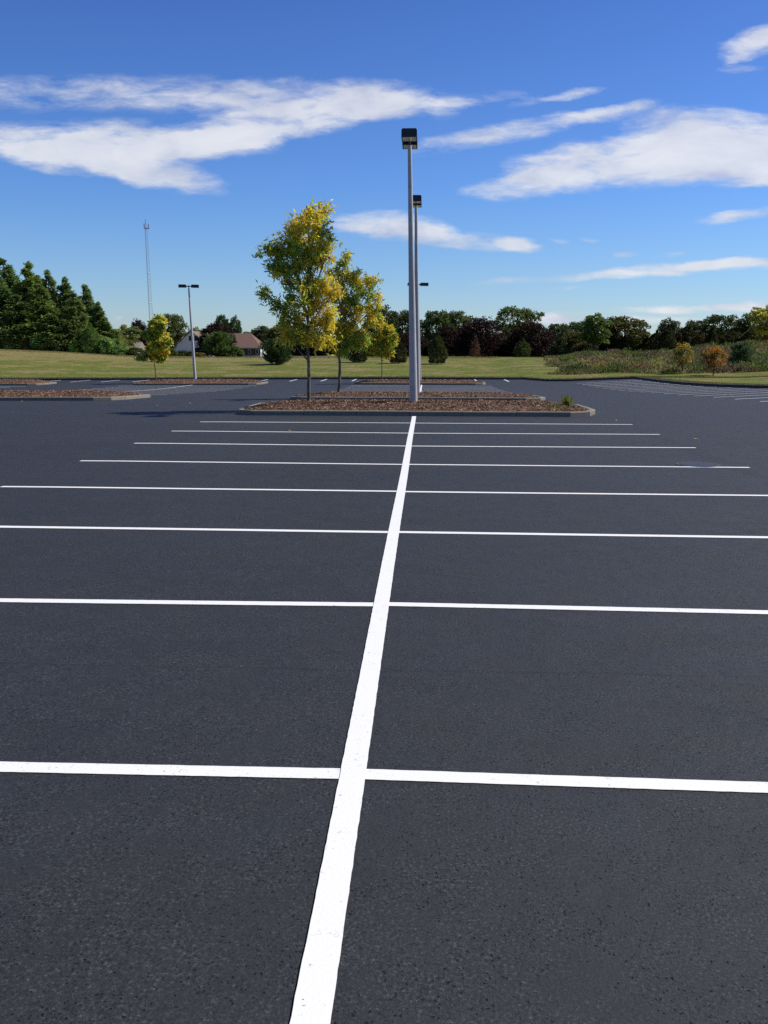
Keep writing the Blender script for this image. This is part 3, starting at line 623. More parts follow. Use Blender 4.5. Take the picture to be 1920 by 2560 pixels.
mid = [
 ('beech0', 348, 795, 62, 205, (.034, .012, .013), 'small purple leaved tree left of the radio mast foot'),
 ('maple', 316, 812, 74, 160, (.10, .13, .045), 'light leaved open tree left of the small yellow tree'),
 ('broad1', 424, 779, 90, 190, (.050, .072, .026), 'large rounded green tree behind the small yellow tree'),
 ('broad2', 492, 820, 60, 240, (.06, .085, .03), 'pale green tree behind the white gable'),
 ('beech1', 541, 800, 104, 160, PU, 'large copper beech between the white gable and the brown roof'),
 ('broad0', 556, 784, 44, 195, (.030, .055, .024), 'taller of two green treetops above the copper beech by the roof'),
 ('broad2', 588, 792, 42, 196, (.032, .058, .024), 'lower of two green treetops above the brown roof'),
 ('broad1', 620, 826, 70, 215, (.04, .06, .024), 'green tree rising behind the brown roof'),
 ('pine', 548, 818, 78, 146, (.045, .085, .022), 'soft green pine in front of the copper beech by the roof'),
 ('shrub', 580, 862, 60, 143, (.05, .085, .02), 'low green shrub right of the soft pine'),
 ('shrub', 497, 880, 36, 141.5, (.10, .11, .03), 'low yellowish shrub at the foot of the copper beech'),
 ('shrub', 455, 874, 36, 146, (.035, .06, .02), 'left one of two clipped dark bushes below the white gable'),
 ('shrub', 478, 876, 32, 146, (.035, .06, .02), 'right one of two clipped dark bushes below the white gable'),
 ('broad0', 660, 812, 70, 200, (.034, .05, .02), 'dark tree right of the brown roof'),
 ('broad2', 706, 806, 90, 195, (.045, .062, .022), 'olive green tree seen left of the tallest ash'),
 ('broad1', 770, 822, 100, 190, (.03, .042, .018), 'dark tree seen through the tallest ash tree'),
 ('broad0', 850, 800, 110, 180, (.028, .042, .018), 'dark tree hidden behind the second ash tree'),
 ('broad2', 958, 768, 100, 185, (.028, .045, .018), 'tall dark tree just right of the second ash'),
 ('broad1', 1006, 770, 100, 188, (.032, .048, .02), 'tall dark tree left of the lamp poles'),
 ('beech0', 1010, 828, 90, 158, PU, 'low purple tree left of the lamp poles'),
 ('low0', 905, 835, 90, 160, (.020, .028, .012), 'low dark tree under the second ash crown'),
 ('low1', 800, 850, 100, 165, (.022, .028, .014), 'low dark tree between the two larger ash trunks'),
 ('broad0', 1090, 773, 96, 178, (.035, .058, .02), 'green tree just right of the lamp poles'),
 ('broad1', 1145, 772, 88, 182, (.050, .07, .028), 'paler green tree second right of the lamp poles'),
 ('beech1', 1120, 808, 100, 160, (.022, .012, .011), 'low dark purple tree behind the upright cedar'),
 ('beech0', 1200, 789, 140, 154, PU, 'broad copper beech behind the small brown dead spruce'),
 ('oak', 1290, 760, 132, 176, (.050, .072, .022), 'highest oak with sky showing through, above the copper beeches'),
 ('beech1', 1328, 797, 136, 153, (.025, .0115, .011), 'rightmost copper beech below the highest oak'),
 ('spruce', 1188, 838, 34, 143, (.075, .042, .03), 'small brown dying spruce before the broad copper beech'),
 ('cedar1', 1306, 846, 38, 143, (.045, .065, .02), 'small olive cedar in front of the rightmost copper beech'),
 ('low1', 1265, 838, 60, 156, (.028, .035, .014), 'low dark tree in the gap between two copper beeches'),
 ('broad0', 1392, 806, 80, 200, (.028, .045, .018), 'distant dark treetop just right of the copper beeches'),
 ('broad1', 1432, 800, 80, 205, (.028, .048, .02), 'distant dark treetop left of the pale trunked maple'),
 ('spruce', 1402, 818, 64, 141, (.034, .048, .020), 'dark spruce with low skirts, right of the copper beeches'),
 ('low0', 1442, 822, 84, 150, (.042, .048, .016), 'olive rounded tree between the dark spruce and the maple'),
 ('low1', 1462, 852, 70, 146, (.028, .035, .014), 'low dark tree under the maple'),
 ('maple', 1486, 783, 82, 143, (.055, .095, .024), 'green maple with thin pale trunk at the crest'),
 ('broad1', 1560, 786, 124, 150, (.042, .048, .015), 'large dark rounded maple, right of the thin trunked one'),
 ('low0', 1530, 830, 90, 149, (.022, .028, .012), 'low dark tree beneath the large rounded maple'),
 ('broad2', 1672, 797, 70, 200, (.026, .042, .018), 'distant treetop right of the large rounded maple'),
 ('broad0', 1740, 798, 90, 195, (.03, .045, .018), 'distant treetop above the dark cedar row'),
 ('oak', 1800, 782, 120, 190, (.030, .048, .018), 'broad oak crown rising over the cedar row'),
 ('oak', 1880, 777, 96, 188, (.030, .045, .018), 'oak crown behind the pale tree at the right edge'),
 ('broad1', 1935, 800, 90, 180, (.04, .042, .02), 'dark tree cut by the right edge of the photo')]
for k, px, top, w, Y, c, lab in mid: plant(k, px, top, w, Y, c, lab, G2)
cx_ = [(1612, 822), (1640, 826), (1668, 812), (1694, 826), (1720, 816), (1748, 830), (1776, 812), (1800, 832), (1826, 822), (1850, 834), (1876, 818), (1902, 828)]
lab_ = ['first cedar of the dark row, next to the large rounded maple', 'second cedar of the dark row from its left end', 'tall third cedar of the dark row from its left end', 'fourth cedar of the dark row, behind the thin young tree', 'fifth cedar of the dark row, right of the thin young tree', 'sixth cedar of the dark row, between the young tree and the orange one',
 'olive seventh cedar of the dark row, above the orange tree', 'eighth cedar of the dark row, just right of the orange tree top', 'ninth cedar of the dark row, above the grey green pine', 'tenth cedar of the dark row, behind the grey green pine', 'eleventh cedar of the dark row, near the right edge', 'last cedar of the dark row, behind the pale tree at right']
for i, ((px, top), lab) in enumerate(zip(cx_, lab_)): plant('cedar%d' % (i % 2) if i % 3 else 'conifer%d' % (i % 2), px, top, random.uniform(36, 50), random.uniform(150, 156), random.choice([(.040, .044, .016), (.034, .038, .015), (.050, .046, .018)]), lab, G3)
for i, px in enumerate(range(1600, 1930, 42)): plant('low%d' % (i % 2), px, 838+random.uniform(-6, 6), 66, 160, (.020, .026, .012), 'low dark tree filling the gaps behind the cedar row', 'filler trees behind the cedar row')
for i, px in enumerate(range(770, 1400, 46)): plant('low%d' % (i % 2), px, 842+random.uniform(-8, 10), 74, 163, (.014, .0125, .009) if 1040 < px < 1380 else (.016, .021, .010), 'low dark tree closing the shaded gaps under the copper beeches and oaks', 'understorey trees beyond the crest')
slope = [
 ('pine', 690, 836, 84, 911, (.026, .052, .018), 'dark bushy pine on the slope left of the tallest ash trunk'),
 ('cedar0', 896, 845, 44, 906, (.022, .032, .012), 'dark rounded cedar on the slope between the second and third ash'),
 ('cedar1', 995, 848, 42, 908, (.032, .036, .014), 'olive rounded cedar on the slope right of the smallest ash'),
 ('cedar0', 1093, 832, 44, 910, (.036, .050, .016), 'upright dark cedar on the slope right of the lamp poles')]
for k, px, top, w, b, c, lab in slope: plant(k, px, top, w, 0, c, lab, G4, base=b)
# trees in and above the rough bank
plant('sapling', 1706, 852, 54, 0, (.15, .13, .035), 'thin young yellowish tree with bare lower trunk on the right verge', 'young trees on the right verge', base=934)
plant('sapling', 1783, 862, 66, 0, (.15, .085, .02), 'small orange autumn tree on the right verge', 'young trees on the right verge', base=939)
plant('pine', 1851, 843, 66, 0, (.055, .088, .045), 'grey green pine in the rough bank right of the orange tree', G4, base=922)
plant('maple', 1912, 762, 84, 132, (.26, .26, .05), 'pale yellow green tree at the right edge of the photo', G2)
plant('shrub', 1925, 848, 50, 128, (.16, .06, .022), 'reddish orange shrub at the right edge below the pale tree', 'shrubs in the rough bank')
# ------------------------------------------------------------------ rough bank (uncountable weeds)
def meadow():
    n = 42000; px = rng.uniform(1360, 2250, n); Y = rng.uniform(88, 139, n)**1.0
    u = (px-1064)/F; X = u*Y
    ok = []
    edge_l = 1395+(Y-92)*-.4
    d0 = np.hypot(np.maximum(X-RX, 0), np.maximum(Y-79.2, 0)); d0 = np.where(X < RX, Y-kerb_y(X), d0)
    k = (px > edge_l+30*np.sin(Y*.4)+18*np.sin(Y*1.3)) & (d0 > 10.5+.6*np.sin(X*.8)) & ((Y < 126+5*np.sin(px*.015)) | (px < 1560))
    X, Y, px = X[k], Y[k], px[k]; n = len(X)
    nb = 420; bi = rng.integers(0, n, nb); bx, by = X[bi], Y[bi]; br = rng.uniform(.8, 2.6, nb); bh = rng.uniform(.15, .95, nb)
    pal = np.array([(.17, .20, .05), (.27, .17, .09), (.34, .28, .14), (.09, .14, .035), (.22, .15, .12), (.40, .35, .06), (.14, .17, .06)])
    low = np.clip((Y[bi]-92)/40, 0, 1); pr = np.stack([.5+low, 1.0-.6*low, .8+0*low, .35+.4*low, .6-.3*low, .25*(low < .3), .5+.6*low], 1); pr /= pr.sum(1, keepdims=True)
    bc = pal[(pr.cumsum(1) > rng.random(nb)[:, None]).argmax(1)]*rng.uniform(.75, 1.25, nb)[:, None]
    q = ((X[:, None]-bx)**2+((Y[:, None]-by)*.8)**2)/br**2; near = q.argmin(1); fall = np.exp(-q[np.arange(n), near]*1.3)
    base = np.array([(.18, .20, .06), (.26, .20, .10), (.16, .13, .07)])[rng.choice(3, n)]
    w_ = np.clip(fall*1.6, 0, .9)[:, None]; col = (base*(1-w_)+bc[near]*w_)*np.array([.74, .80, .70])*rng.uniform(.75, 1.25, n)[:, None]
    hgt = .16+bh[near]*fall
    hgt = hgt*np.clip((px-edge_l[k])/50, .35, 1)*np.clip((d0[k]-9.5)/3, .4, 1)*np.clip((139-Y)/10, .3, 1)
    P = []; C = []
    for rep in range(4):
        P.append(np.stack([X+rng.normal(0, .22, n), Y+rng.normal(0, .22, n), field(X, Y)+hgt*rng.uniform(0, 1, n)], 1)); C.append(col*rng.uniform(.8, 1.2, n)[:, None])
    P = np.concatenate(P); C = np.concatenate(C); U = np.tile([0, 0, .7], (len(P), 1))
    V, Fq, C = leaf_cards(P, .26, .11, C, 0, 0, U)
    o = np_mesh('rough_meadow', V, Fq, LEAF, None, C); tag(o, 'rough bank of brown and green weeds above the right verge', 'meadow', kind='stuff')
meadow()
def far_wood():
    n = 60000; px = rng.uniform(-500, 2500, n); Y = rng.uniform(250, 275, n); X = (px-1064)/F*Y
    top = 845-14*np.sin(px*.011)-9*np.sin(px*.034+1)-6*np.sin(px*.09); zt_ = H-(top-871)*Y/F
    g = field(X, Y); P = np.stack([X, Y, g+(zt_-g)*rng.uniform(0, 1, n)**.8], 1)
    c = np.array([(.045, .06, .03)])*rng.uniform(.6, 1.4, n)[:, None]
    V, Fq, C = leaf_cards(P, 1.3, 1.0, c, .1); o = np_mesh('far_wood', V, Fq, LEAF, None, C); tag(o, 'far dark green wood closing the horizon behind the nearer trees', 'wood', kind='stuff')
far_wood()
# ------------------------------------------------------------------ fringe of uncut grass along the kerb and the crest
def fringe():
    n = 26000; X = rng.uniform(-40, 45, n); Y = kerb_y(X)+.2+rng.exponential(.35, n)
    P1 = np.stack([X, Y, field(X, Y)], 1)
    n2 = 26000; Y2 = rng.uniform(132, 142, n2); X2 = rng.uniform(-.48, .42, n2)*Y2; P2 = np.stack([X2, Y2, field(X2, Y2)], 1)
    n3 = 9000; X3 = RX+.2+rng.exponential(.3, n3); Y3 = rng.uniform(40, 79, n3); P3 = np.stack([X3, Y3, field(X3, Y3)], 1)
    P = np.concatenate([P1, P2, P3]); m = len(P); col = np.array([(.12, .14, .03), (.17, .16, .05), (.24, .20, .10)])[rng.choice(3, m)]*rng.uniform(.7, 1.2, m)[:, None]
    V, Fq, C = leaf_cards(P, .10, .05, col, 0, 0, np.tile([0, 0, .8], (m, 1)))
    o = np_mesh('grass_fringe', V, Fq, LEAF, None, C); tag(o, 'short tufted grass along the kerb and crest of the field', 'grass', kind='stuff')
fringe()
# ------------------------------------------------------------------ weeds on the nearest island
def weeds(px, py, n, spread, L, label, name='weed_tuft'):
    p = at(px, py, .3); Y = 26.9 if py > 1020 else 28.2; x = atY(px, py, Y)[0]; z = float(zb1(np.array(x), np.array(Y)))
    P = np.stack([rng.normal(0, spread, n), rng.normal(0, spread*.5, n), np.zeros(n)], 1)
    g = P[:, :2]+np.array([x, Y]); P[:, 2] = zb1(g[:, 0], g[:, 1])-z
    col = np.array([(.16, .20, .03), (.24, .25, .05), (.10, .15, .02)])[rng.choice(3, n)]
    V, Fq, C = leaf_cards(P, L, .02, col, 0, 0, np.tile([0, 0, 1.0 if L > .2 else .3], (n, 1)))
    o = np_mesh(name, V, Fq, LEAF, None, C); o.location = (x, Y, z); tag(o, label, 'weed', 'weeds on the nearest island')
weeds(1417, 1017, 100, .055, .33, 'tall upright tuft of grass near the right tip of the nearest island')
weeds(1398, 1028, 420, .15, .07, 'low spreading yellow green weed by the right tip of the nearest island', 'creeping_weed')
weeds(1353, 1012, 200, .10, .06, 'thin green weed patch left of the tall grass tuft', 'creeping_weed')
# ------------------------------------------------------------------ houses
def box_face(mb, pts): n = len(pts); mb.add(pts, [tuple(range(n))])
def gable_house(name, px_l, px_r, Y, depth, z0, zw, zr, ridge_frac, label, roofmat, wallmat, windows=(), ridge_along='y'):
    x0, x1 = atY(px_l, 880, Y)[0], atY(px_r, 880, Y)[0]; root = empty(name, ((x0+x1)/2, Y, z0), label, 'house', 'houses behind the grass rise'); w = x1-x0; hw = w/2
    xr_ = -hw+w*ridge_frac; zw -= z0; zr -= z0
    mb = MB(); A = [(-hw, 0, 0), (hw, 0, 0), (hw, 0, zw), (xr_, 0, zr), (-hw, 0, zw)]; B = [(x, depth, z) for x, y, z in A]
    mb.add(A+B, [(0, 1, 2, 3, 4), (9, 8, 7, 6, 5), (1, 6, 7, 2), (0, 4, 9, 5)]); mb.build('wall', wallmat, root)
    r = MB(); e = .35; t = .16
    for s in (-1, 1):
        xe = s*hw; sl = (zr-zw)/abs(xe-xr_); xo = xe+s*e; zo = zw-sl*e
        q = [(xr_, -e, zr+.02), (xo, -e, zo+.02), (xo, depth+e, zo+.02), (xr_, depth+e, zr+.02)]; q2 = [(x, y, z+t) for x, y, z in q]
        r.add(q+q2, [(0, 1, 2, 3), (7, 6, 5, 4), (0, 4, 5, 1), (1, 5, 6, 2), (2, 6, 7, 3)])
    r.build('roof', roofmat, root)
    for (wx, wz, ww, wh) in windows:
        fr = MB()
        for a in ((-ww/2-.1, -ww/2, -wh/2-.1, wh/2+.1), (ww/2, ww/2+.1, -wh/2-.1, wh/2+.1), (-ww/2, ww/2, wh/2, wh/2+.1), (-ww/2, ww/2, -wh/2-.1, -wh/2)): fr.box(wx+a[0], wx+a[1], -.06, -.003, wz+a[2], wz+a[3])
        f = fr.build('window', TRIM, root); MB().box(wx-ww/2, wx+ww/2, -.04, -.01, wz-wh/2, wz+wh/2).build('pane', PANE, f)
    return root
BRN = mat_shingle('brown_shingles', (.14, .078, .058), (.20, .115, .09)); TANR = mat_shingle('tan_shingles', (.17, .12, .085), (.24, .17, .12)); GREYR = mat_shingle('grey_shingles', (.20, .17, .15), (.28, .25, .22))
zt = lambda px, py, Y: float(atY(px, py, Y)[2])
Yh = 190
gable_house('white_house', 436, 530, Yh, 11, zt(480, 905, Yh), zt(436, 868, Yh), zt(477, 829, Yh), .45, 'white gabled house partly hidden behind the pale lone lamp', TANR, WHITE,
            windows=[(-.42, zt(460, 846, Yh)-zt(460, 905, Yh), .75, 1.0), (.72, zt(460, 846, Yh)-zt(460, 905, Yh), .75, 1.0), (.9, zt(460, 875, Yh)-zt(460, 905, Yh), 1.1, 1.0)])
# long low house with the brown roof slope towards us
def brown_house():
    Y = 172; b0, b1 = atY(570, 880, Y), atY(652, 880, Y); z0 = zt(620, 905, Y); root = empty('brown_roofed_house', (b0[0], Y, z0), 'long house with brown shingle roof left of the tallest ash', 'house', 'houses behind the grass rise')
    w = b1[0]-b0[0]; ze = zt(640, 867, Y)-z0; zr = zt(610, 833, Y+4.2)-z0
    MB().box(0, w-.15, .5, 7.6, 0, ze-.02).build('wall', WHITE, root)
    r = MB(); xi = w-2.6
    a = [(-1, -.1, ze), (w, -.1, ze), (xi, 4.2, zr), (-1, 4.2, zr), (w, 8.2, ze), (-1, 8.2, ze)]; a2 = [(x, y, z-.14) for x, y, z in a]
    r.add(a+a2, [(0, 1, 2, 3), (3, 2, 4, 5), (1, 4, 2), (6, 9, 8, 7), (9, 11, 10, 8), (7, 8, 10), (0, 6, 7, 1), (1, 7, 10, 4)]); r.build('roof', BRN, root)
    MB().box(-.9, w+.08, -.24, -.11, ze-.2, ze+.02).build('gutter', TRIM, root)
    bk = MB(); bk.box(.02, w-.17, .38, .49, ze-1.5, ze-.35); bk.build('brick_band', plain('brick', (.09, .05, .035), .9, 0, .3, 5), root)
    for x in np.linspace(.8, w-1.0, 4): f = MB().box(x, x+.55, .31, .375, ze-1.3, ze-.5).build('window', TRIM, root); MB().box(x+.06, x+.49, .28, .305, ze-1.24, ze-.56).build('pane', PANE, f)
brown_house()
gable_house('garden_shed', 427, 464, 150, 3.2, zt(445, 898, 150), zt(445, 893.5, 150), zt(445, 887.5, 150), .8, 'low grey roof peeping over the grass below the white gable', GREYR, plain('weathered_boards', (.2, .18, .16), .9))
ch = empty('chimney_house', atY(292, 908, 170), 'pale house end with a red brick chimney, left of the light leaved tree', 'house', 'houses behind the grass rise')
MB().box(-1.1, 3.6, .2, 6, 0, 2.4).build('wall', WHITE, ch)
MB().add([(-1.4, 0, 2.42), (3.9, 0, 2.42), (3.9, 3.1, 3.9), (-1.4, 3.1, 3.9), (3.9, 6.2, 2.42), (-1.4, 6.2, 2.42)], [(0, 1, 2, 3), (3, 2, 4, 5), (1, 4, 2), (0, 3, 5)]).build('roof', GREYR, ch)
cm = MB().box(-.5, .05, -.28, -.03, 0, 3.6); cm.box(-.56, .11, -.32, -.01, 3.6, 3.72); cm.build('chimney', plain('red_brick', (.16, .055, .04), .9, 0, .25, 6), ch)
# pale low roof strips on the crest, in front of the dark trees
def low_roof():
    Y = 158; a, b = atY(716, 890, Y), atY(842, 890, Y); z0 = zt(760, 897, Y); root = empty('low_building', (a[0], Y, z0), 'long low building with grey roof and white edges behind the ash trunks', 'building'); w = b[0]-a[0]
    MB().box(.2, w-.2, .3, 5.6, -.4, .25).build('wall', WHITE, root)
    zr = zt(760, 886.5, Y+5)-z0; zf = zt(760, 893.5, Y)-z0
    MB().add([(0, 0, zf), (w, .3, zf+.2), (w-.4, 5.4, zr), (.9, 5.2, zr), (0, 0, zf-.12), (w, .3, zf+.08), (w-.4, 5.4, zr-.15), (.9, 5.2, zr-.15)], [(0, 1, 2, 3), (7, 6, 5, 4), (1, 5, 6, 2), (0, 3, 7, 4)]).build('roof', plain('grey_membrane', (.22, .21, .22), .7), root)
    MB().box(-.05, w*.62, -.12, -.01, zf-.18, zf+.04).build('fascia', TRIM, root); MB().box(.8, w-.3, 5.1, 5.3, zr+.02, zr+.12).build('fascia', TRIM, root)
low_roof()
up_ = empty('white_post', at(875, 891.0), 'thin leaning white post in front of the dark trees between the ash trunks', 'post'); Yp = up_.location[1]
MB().tube([(0, 0, -.1), (-.25, 0, (891-867)*Yp/F)], [.07, .05], 8).build('post', TRIM, up_); MB().box(-.12, .12, -.12, .12, -.02, .05).build('footing', CONC, up_)
# ------------------------------------------------------------------ radio mast
def mast():
    Y = 330; top = atY(363, 548, Y); bot = atY(377, 800, Y); d = (top-bot)/(800-548)
    base = bot-d*75; root = empty('radio_mast', base, 'tall thin lattice radio mast rising behind the treetops at left', 'radio mast'); T = top-base; Hh = np.linalg.norm(T); t = T/Hh
    legs = MB(); lat = MB(); w0, w1 = .85, .42; hh = Hh*.955
    def corner(s, k):
        w = w0+(w1-w0)*s; a = 2*math.pi*k/3+.45; return t*hh*s+np.array([math.cos(a)*w, math.sin(a)*w, 0])
    for k in range(3): legs.tube([corner(0, k), corner(1, k)], .045, 5)
    n = 46
    for i in range(n):
        for k in range(3): lat.tube([corner(i/n, k), corner((i+1)/n, (k+1) % 3)], .022, 3); lat.tube([corner(i/n, k), corner(i/n, (k+1) % 3)], .022, 3)
    for s in (.12, .38, .62):
        for k in range(3): lat.tube([corner(s, k), corner(s, (k+1) % 3)], .10, 4)
    G = plain('mast_steel', (.45, .47, .52), .5, .3); legs.build('mast_leg', G, root)
    lat.build('lattice', G, root)
    a = MB(); a.tube([t*hh, t*Hh], .09, 6); a.box(-.35+t[0]*hh, 1.2+t[0]*hh, -.3, .3, hh-1.2, hh-1.0); a.tube([t*hh+(1.0, 0, -1.3), t*hh+(1.0, 0, .5)], .14, 6); a.tube([t*hh+(-.5, 0, -1.0), t*hh+(-.5, 0, .6)], .12, 6); a.build('antenna', plain('antenna', (.25, .12, .11), .6), root)
mast()
# ------------------------------------------------------------------ small things on the asphalt
mh = empty('manhole_cover', at(1745, 1162.5), 'flush round dark iron cover beside the end of a right hand bay line', 'manhole cover')
IRON = plain('iron_cover', (.034, .037, .046), .45, .3, .25, 14, .5, .004, 70)
def disc(r0, r1, z, n=40):
    mb = MB(); vs = []; 
    for k in range(n): a = 2*math.pi*k/n; vs += [(r0*math.cos(a), r0*math.sin(a), z), (r1*math.cos(a), r1*math.sin(a), z)]
    return mb.add(vs, [(2*k, 2*k+1, (2*k+3) % (2*n), (2*k+2) % (2*n)) for k in range(n)])
disc(.02, .28, .009).build('lid', IRON, mh); disc(.29, .35, .006).build('rim', KERBD, mh)
leafpx = [(475, 1009), (330, 1005), (520, 1011), (700, 988), (395, 1015), (640, 1023), (1432, 986), (1396, 1007), (55, 1004), (160, 1000), (1295, 956), (1760, 977), (1655, 970), (1740, 1099), (545, 1042), (610, 1071), (725, 1079), (900, 1032), (1060, 1012), (1540, 1052), (250, 986), (1830, 988)]
FLEAF = plain('dry_leaf', (.42, .27, .10), .7, 0, .3, 9)
for i, (px, py) in enumerate(leafpx):
    p = at(px, py); a = random.uniform(0, 6); mb = MB(); L = .055
    mb.add([(-L, 0, .01), (-L*.3, L*.45, .022), (L*.5, L*.35, .014), (L*1.2, 0, .03), (L*.5, -L*.35, .016), (-L*.3, -L*.45, .008)], [(0, 1, 5), (1, 2, 4, 5), (2, 3, 4)])
    o = mb.build('fallen_leaf', FLEAF if i else (globals().__setitem__('FLEAF', plain('dry_leaf', (.42, .27, .10), .7, 0, .3, 9)) or FLEAF)); o.location = (p[0], p[1], p[2]+.003); o.rotation_euler[2] = a; tag(o, 'small curled dry leaf lying on the asphalt', 'leaf', 'fallen leaves on the asphalt')
# ------------------------------------------------------------------ light and sky
AZ, EL = math.radians(20), math.radians(47)             # the sun stands to the right, a little ahead of the camera
sd = Vector((math.cos(AZ)*math.cos(EL), math.sin(AZ)*math.cos(EL), math.sin(EL)))
sl = bpy.data.lights.new('sun', 'SUN'); sl.energy = 5.0; sl.angle = math.radians(.53); sl.color = (1, .955, .88)
so = bpy.data.objects.new('sun', sl); COL.objects.link(so); so.rotation_euler = sd.to_track_quat('Z', 'Y').to_euler(); so.location = (30, 10, 40)
W = bpy.data.worlds.new('World'); scn.world = W; W.use_nodes = True; nt = W.node_tree; nt.nodes.clear(); lk = nt.links
out = nt.nodes.new('ShaderNodeOutputWorld'); bg = nt.nodes.new('ShaderNodeBackground'); lk.new(bg.outputs[0], out.inputs[0])
sky = nt.nodes.new('ShaderNodeTexSky'); sky.sky_type = 'NISHITA'; sky.sun_disc = False; sky.sun_elevation = EL; sky.sun_rotation = math.radians(90)-AZ; sky.air_density = 1.0; sky.dust_density = .3; sky.ozone_density = 3.0
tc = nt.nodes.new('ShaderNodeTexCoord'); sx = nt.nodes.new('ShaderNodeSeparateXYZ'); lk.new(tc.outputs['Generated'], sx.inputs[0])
tint = ramp(nt, sx.outputs[2], [(0, (.74, .88, 1.12)), (.06, (.62, .82, 1.13)), (.16, (.47, .73, 1.18)), (.35, (.36, .555, 1.03)), (.46, (.16, .28, .58)), (1, (.10, .18, .38))])  # unseen sky above the view darkened on purpose to weaken the fill light
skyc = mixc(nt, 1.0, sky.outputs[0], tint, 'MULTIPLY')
yy = math_(nt, 'MAXIMUM', sx.outputs[1], .02)
cmb = nt.nodes.new('ShaderNodeCombineXYZ'); lk.new(math_(nt, 'DIVIDE', sx.outputs[0], yy), cmb.inputs[0]); lk.new(math_(nt, 'DIVIDE', sx.outputs[2], yy), cmb.inputs[1])
uv = cmb.outputs[0]
wn = nt.nodes.new('ShaderNodeTexNoise'); wn.inputs['Scale'].default_value = 7; wn.inputs['Detail'].default_value = 6; wn.inputs['Roughness'].default_value = .6
mp = nt.nodes.new('ShaderNodeMapping'); mp.inputs['Scale'].default_value = (1, 2.6, 1); lk.new(uv, mp.inputs[0]); lk.new(mp.outputs[0], wn.inputs[0])
w1 = nt.nodes.new('ShaderNodeVectorMath'); w1.operation = 'SUBTRACT'; lk.new(wn.outputs['Color'], w1.inputs[0]); w1.inputs[1].default_value = (.5, .5, .5)
w2 = nt.nodes.new('ShaderNodeVectorMath'); w2.operation = 'MULTIPLY_ADD'; lk.new(w1.outputs[0], w2.inputs[0]); w2.inputs[1].default_value = (.075, .022, 0); lk.new(uv, w2.inputs[2])
SC = 1.1573
CL = [  # centre x, y, half-width, half-height (pixels of a 1659-wide print), angle, weight
 (250, 200, 460, 40, 1, .55), (560, 208, 380, 40, 1, .58), (830, 220, 180, 46, -4, .72), (600, 265, 350, 46, 7, .95), (200, 305, 380, 50, -1, 1.05), (470, 310, 170, 38, 3, .8), (330, 368, 190, 40, -10, 1.15), (150, 345, 200, 36, -4, .9), (960, 225, 60, 24, 10, .3),
 (1110, 285, 240, 26, 11, .75), (1320, 240, 120, 16, 10, .6), (1245, 198, 75, 12, 8, .6), (1380, 345, 300, 62, 5, 1.0), (1560, 290, 260, 58, -3, 1.15), (1600, 350, 230, 55, 3, 1.1), (1150, 395, 150, 34, 6, .8), (1180, 350, 130, 30, 12, .45), (1655, 375, 90, 30, 0, .9),
 (1640, 88, 85, 36, 18, 1.0), (1600, 145, 60, 12, 0, .5), (840, 492, 150, 34, -3, .95), (990, 515, 160, 26, -6, .8), (1115, 527, 62, 18, -4, .85), (1610, 463, 130, 14, 6, .7), (1240, 600, 230, 13, 3, .8), (1470, 578, 190, 17, 3, .85), (1610, 572, 130, 17, 0, .95),
 (1480, 668, 190, 13, 2, .8), (1210, 684, 90, 14, 2, .9), (1420, 694, 300, 12, 1, .7), (1345, 547, 36, 9, 0, .6), (1215, 521, 26, 8, -10, .5), (1270, 515, 24, 7, 0, .5), (1465, 545, 34, 9, 0, .5), (1210, 625, 40, 7, 0, .5), (1640, 660, 120, 12, 0, .6), (1080, 212, 130, 22, 5, .35), (262, 686, 20, 7, 0, .6)]
def uvof(px, py): d = wray(px*SC, py*SC); return d[0]/d[1], d[2]/d[1]
tot = None
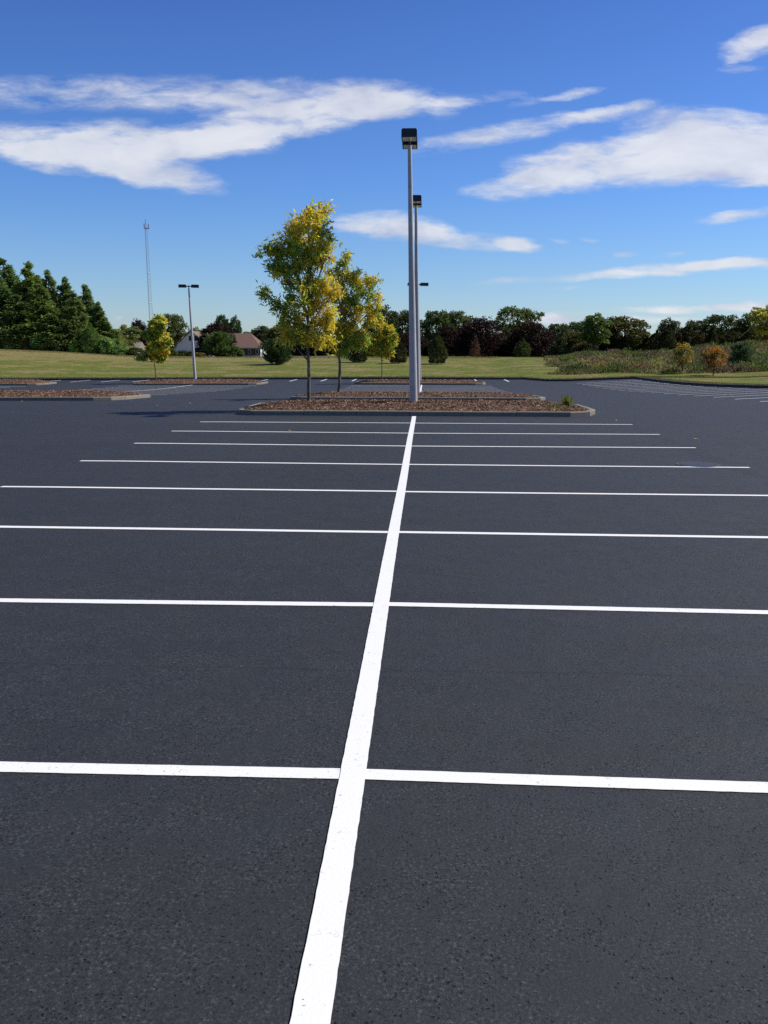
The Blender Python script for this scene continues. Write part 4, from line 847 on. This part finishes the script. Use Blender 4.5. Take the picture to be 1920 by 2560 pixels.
for (cx, cy, rx, ry, an, wt) in CL:
    u, v = uvof(cx, cy); m = nt.nodes.new('ShaderNodeMapping'); m.vector_type = 'TEXTURE'; m.inputs['Location'].default_value = (u, v, 0)
    m.inputs['Rotation'].default_value = (0, 0, math.radians(an)); m.inputs['Scale'].default_value = (rx*SC/F, ry*SC/F, 1); lk.new(w2.outputs[0], m.inputs[0])
    ln = nt.nodes.new('ShaderNodeVectorMath'); ln.operation = 'LENGTH'; lk.new(m.outputs[0], ln.inputs[0])
    f = math_(nt, 'MULTIPLY_ADD', math_(nt, 'POWER', ln.outputs['Value'], 1.7), -wt, wt)
    f = math_(nt, 'MAXIMUM', f, 0.0)
    tot = f if tot is None else math_(nt, 'ADD', tot, f)
mp2 = nt.nodes.new('ShaderNodeMapping'); mp2.inputs['Scale'].default_value = (1, 3.4, 1); mp2.inputs['Rotation'].default_value = (0, 0, -.12); lk.new(w2.outputs[0], mp2.inputs[0])
fn = nt.nodes.new('ShaderNodeTexNoise'); fn.inputs['Scale'].default_value = 16; fn.inputs['Detail'].default_value = 9; fn.inputs['Roughness'].default_value = .62; lk.new(mp2.outputs[0], fn.inputs[0])
dens = math_(nt, 'ADD', tot, math_(nt, 'MULTIPLY_ADD', fn.outputs[0], 2.5, -1.27))
gate = math_(nt, 'MULTIPLY', ramp(nt, tot, [(0, 0), (.30, 1)]), ramp(nt, dens, [(-.0, 0), (.35, .22), (.9, .80), (1, .86)], 'LINEAR'))
fwd = math_(nt, 'MULTIPLY', gate, math_(nt, 'GREATER_THAN', sx.outputs[1], .1))
mp3 = nt.nodes.new('ShaderNodeMapping'); mp3.inputs['Scale'].default_value = (1, 2.4, 1); mp3.inputs['Location'].default_value = (0, -.02, 3); lk.new(w2.outputs[0], mp3.inputs[0])
gn = nt.nodes.new('ShaderNodeTexNoise'); gn.inputs['Scale'].default_value = 11; gn.inputs['Detail'].default_value = 7; gn.inputs['Roughness'].default_value = .55; lk.new(mp3.outputs[0], gn.inputs[0])
shade = ramp(nt, math_(nt, 'MULTIPLY_ADD', gn.outputs[0], 1.6, math_(nt, 'MULTIPLY_ADD', tot, .12, -.35)), [(.30, (5.0, 5.4, 6.6)), (.55, (6.7, 6.9, 7.5)), (.85, (7.8, 7.9, 8.1))])
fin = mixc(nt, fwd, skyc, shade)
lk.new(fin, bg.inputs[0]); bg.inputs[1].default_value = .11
vs_ = scn.view_settings; scn.display_settings.display_device = 'sRGB'; vs_.view_transform = 'Standard'; vs_.look = 'None'; vs_.exposure = 0; vs_.gamma = 1
scn.cycles.use_denoising = False
scn.cycles.max_bounces = 6; scn.cycles.transparent_max_bounces = 4
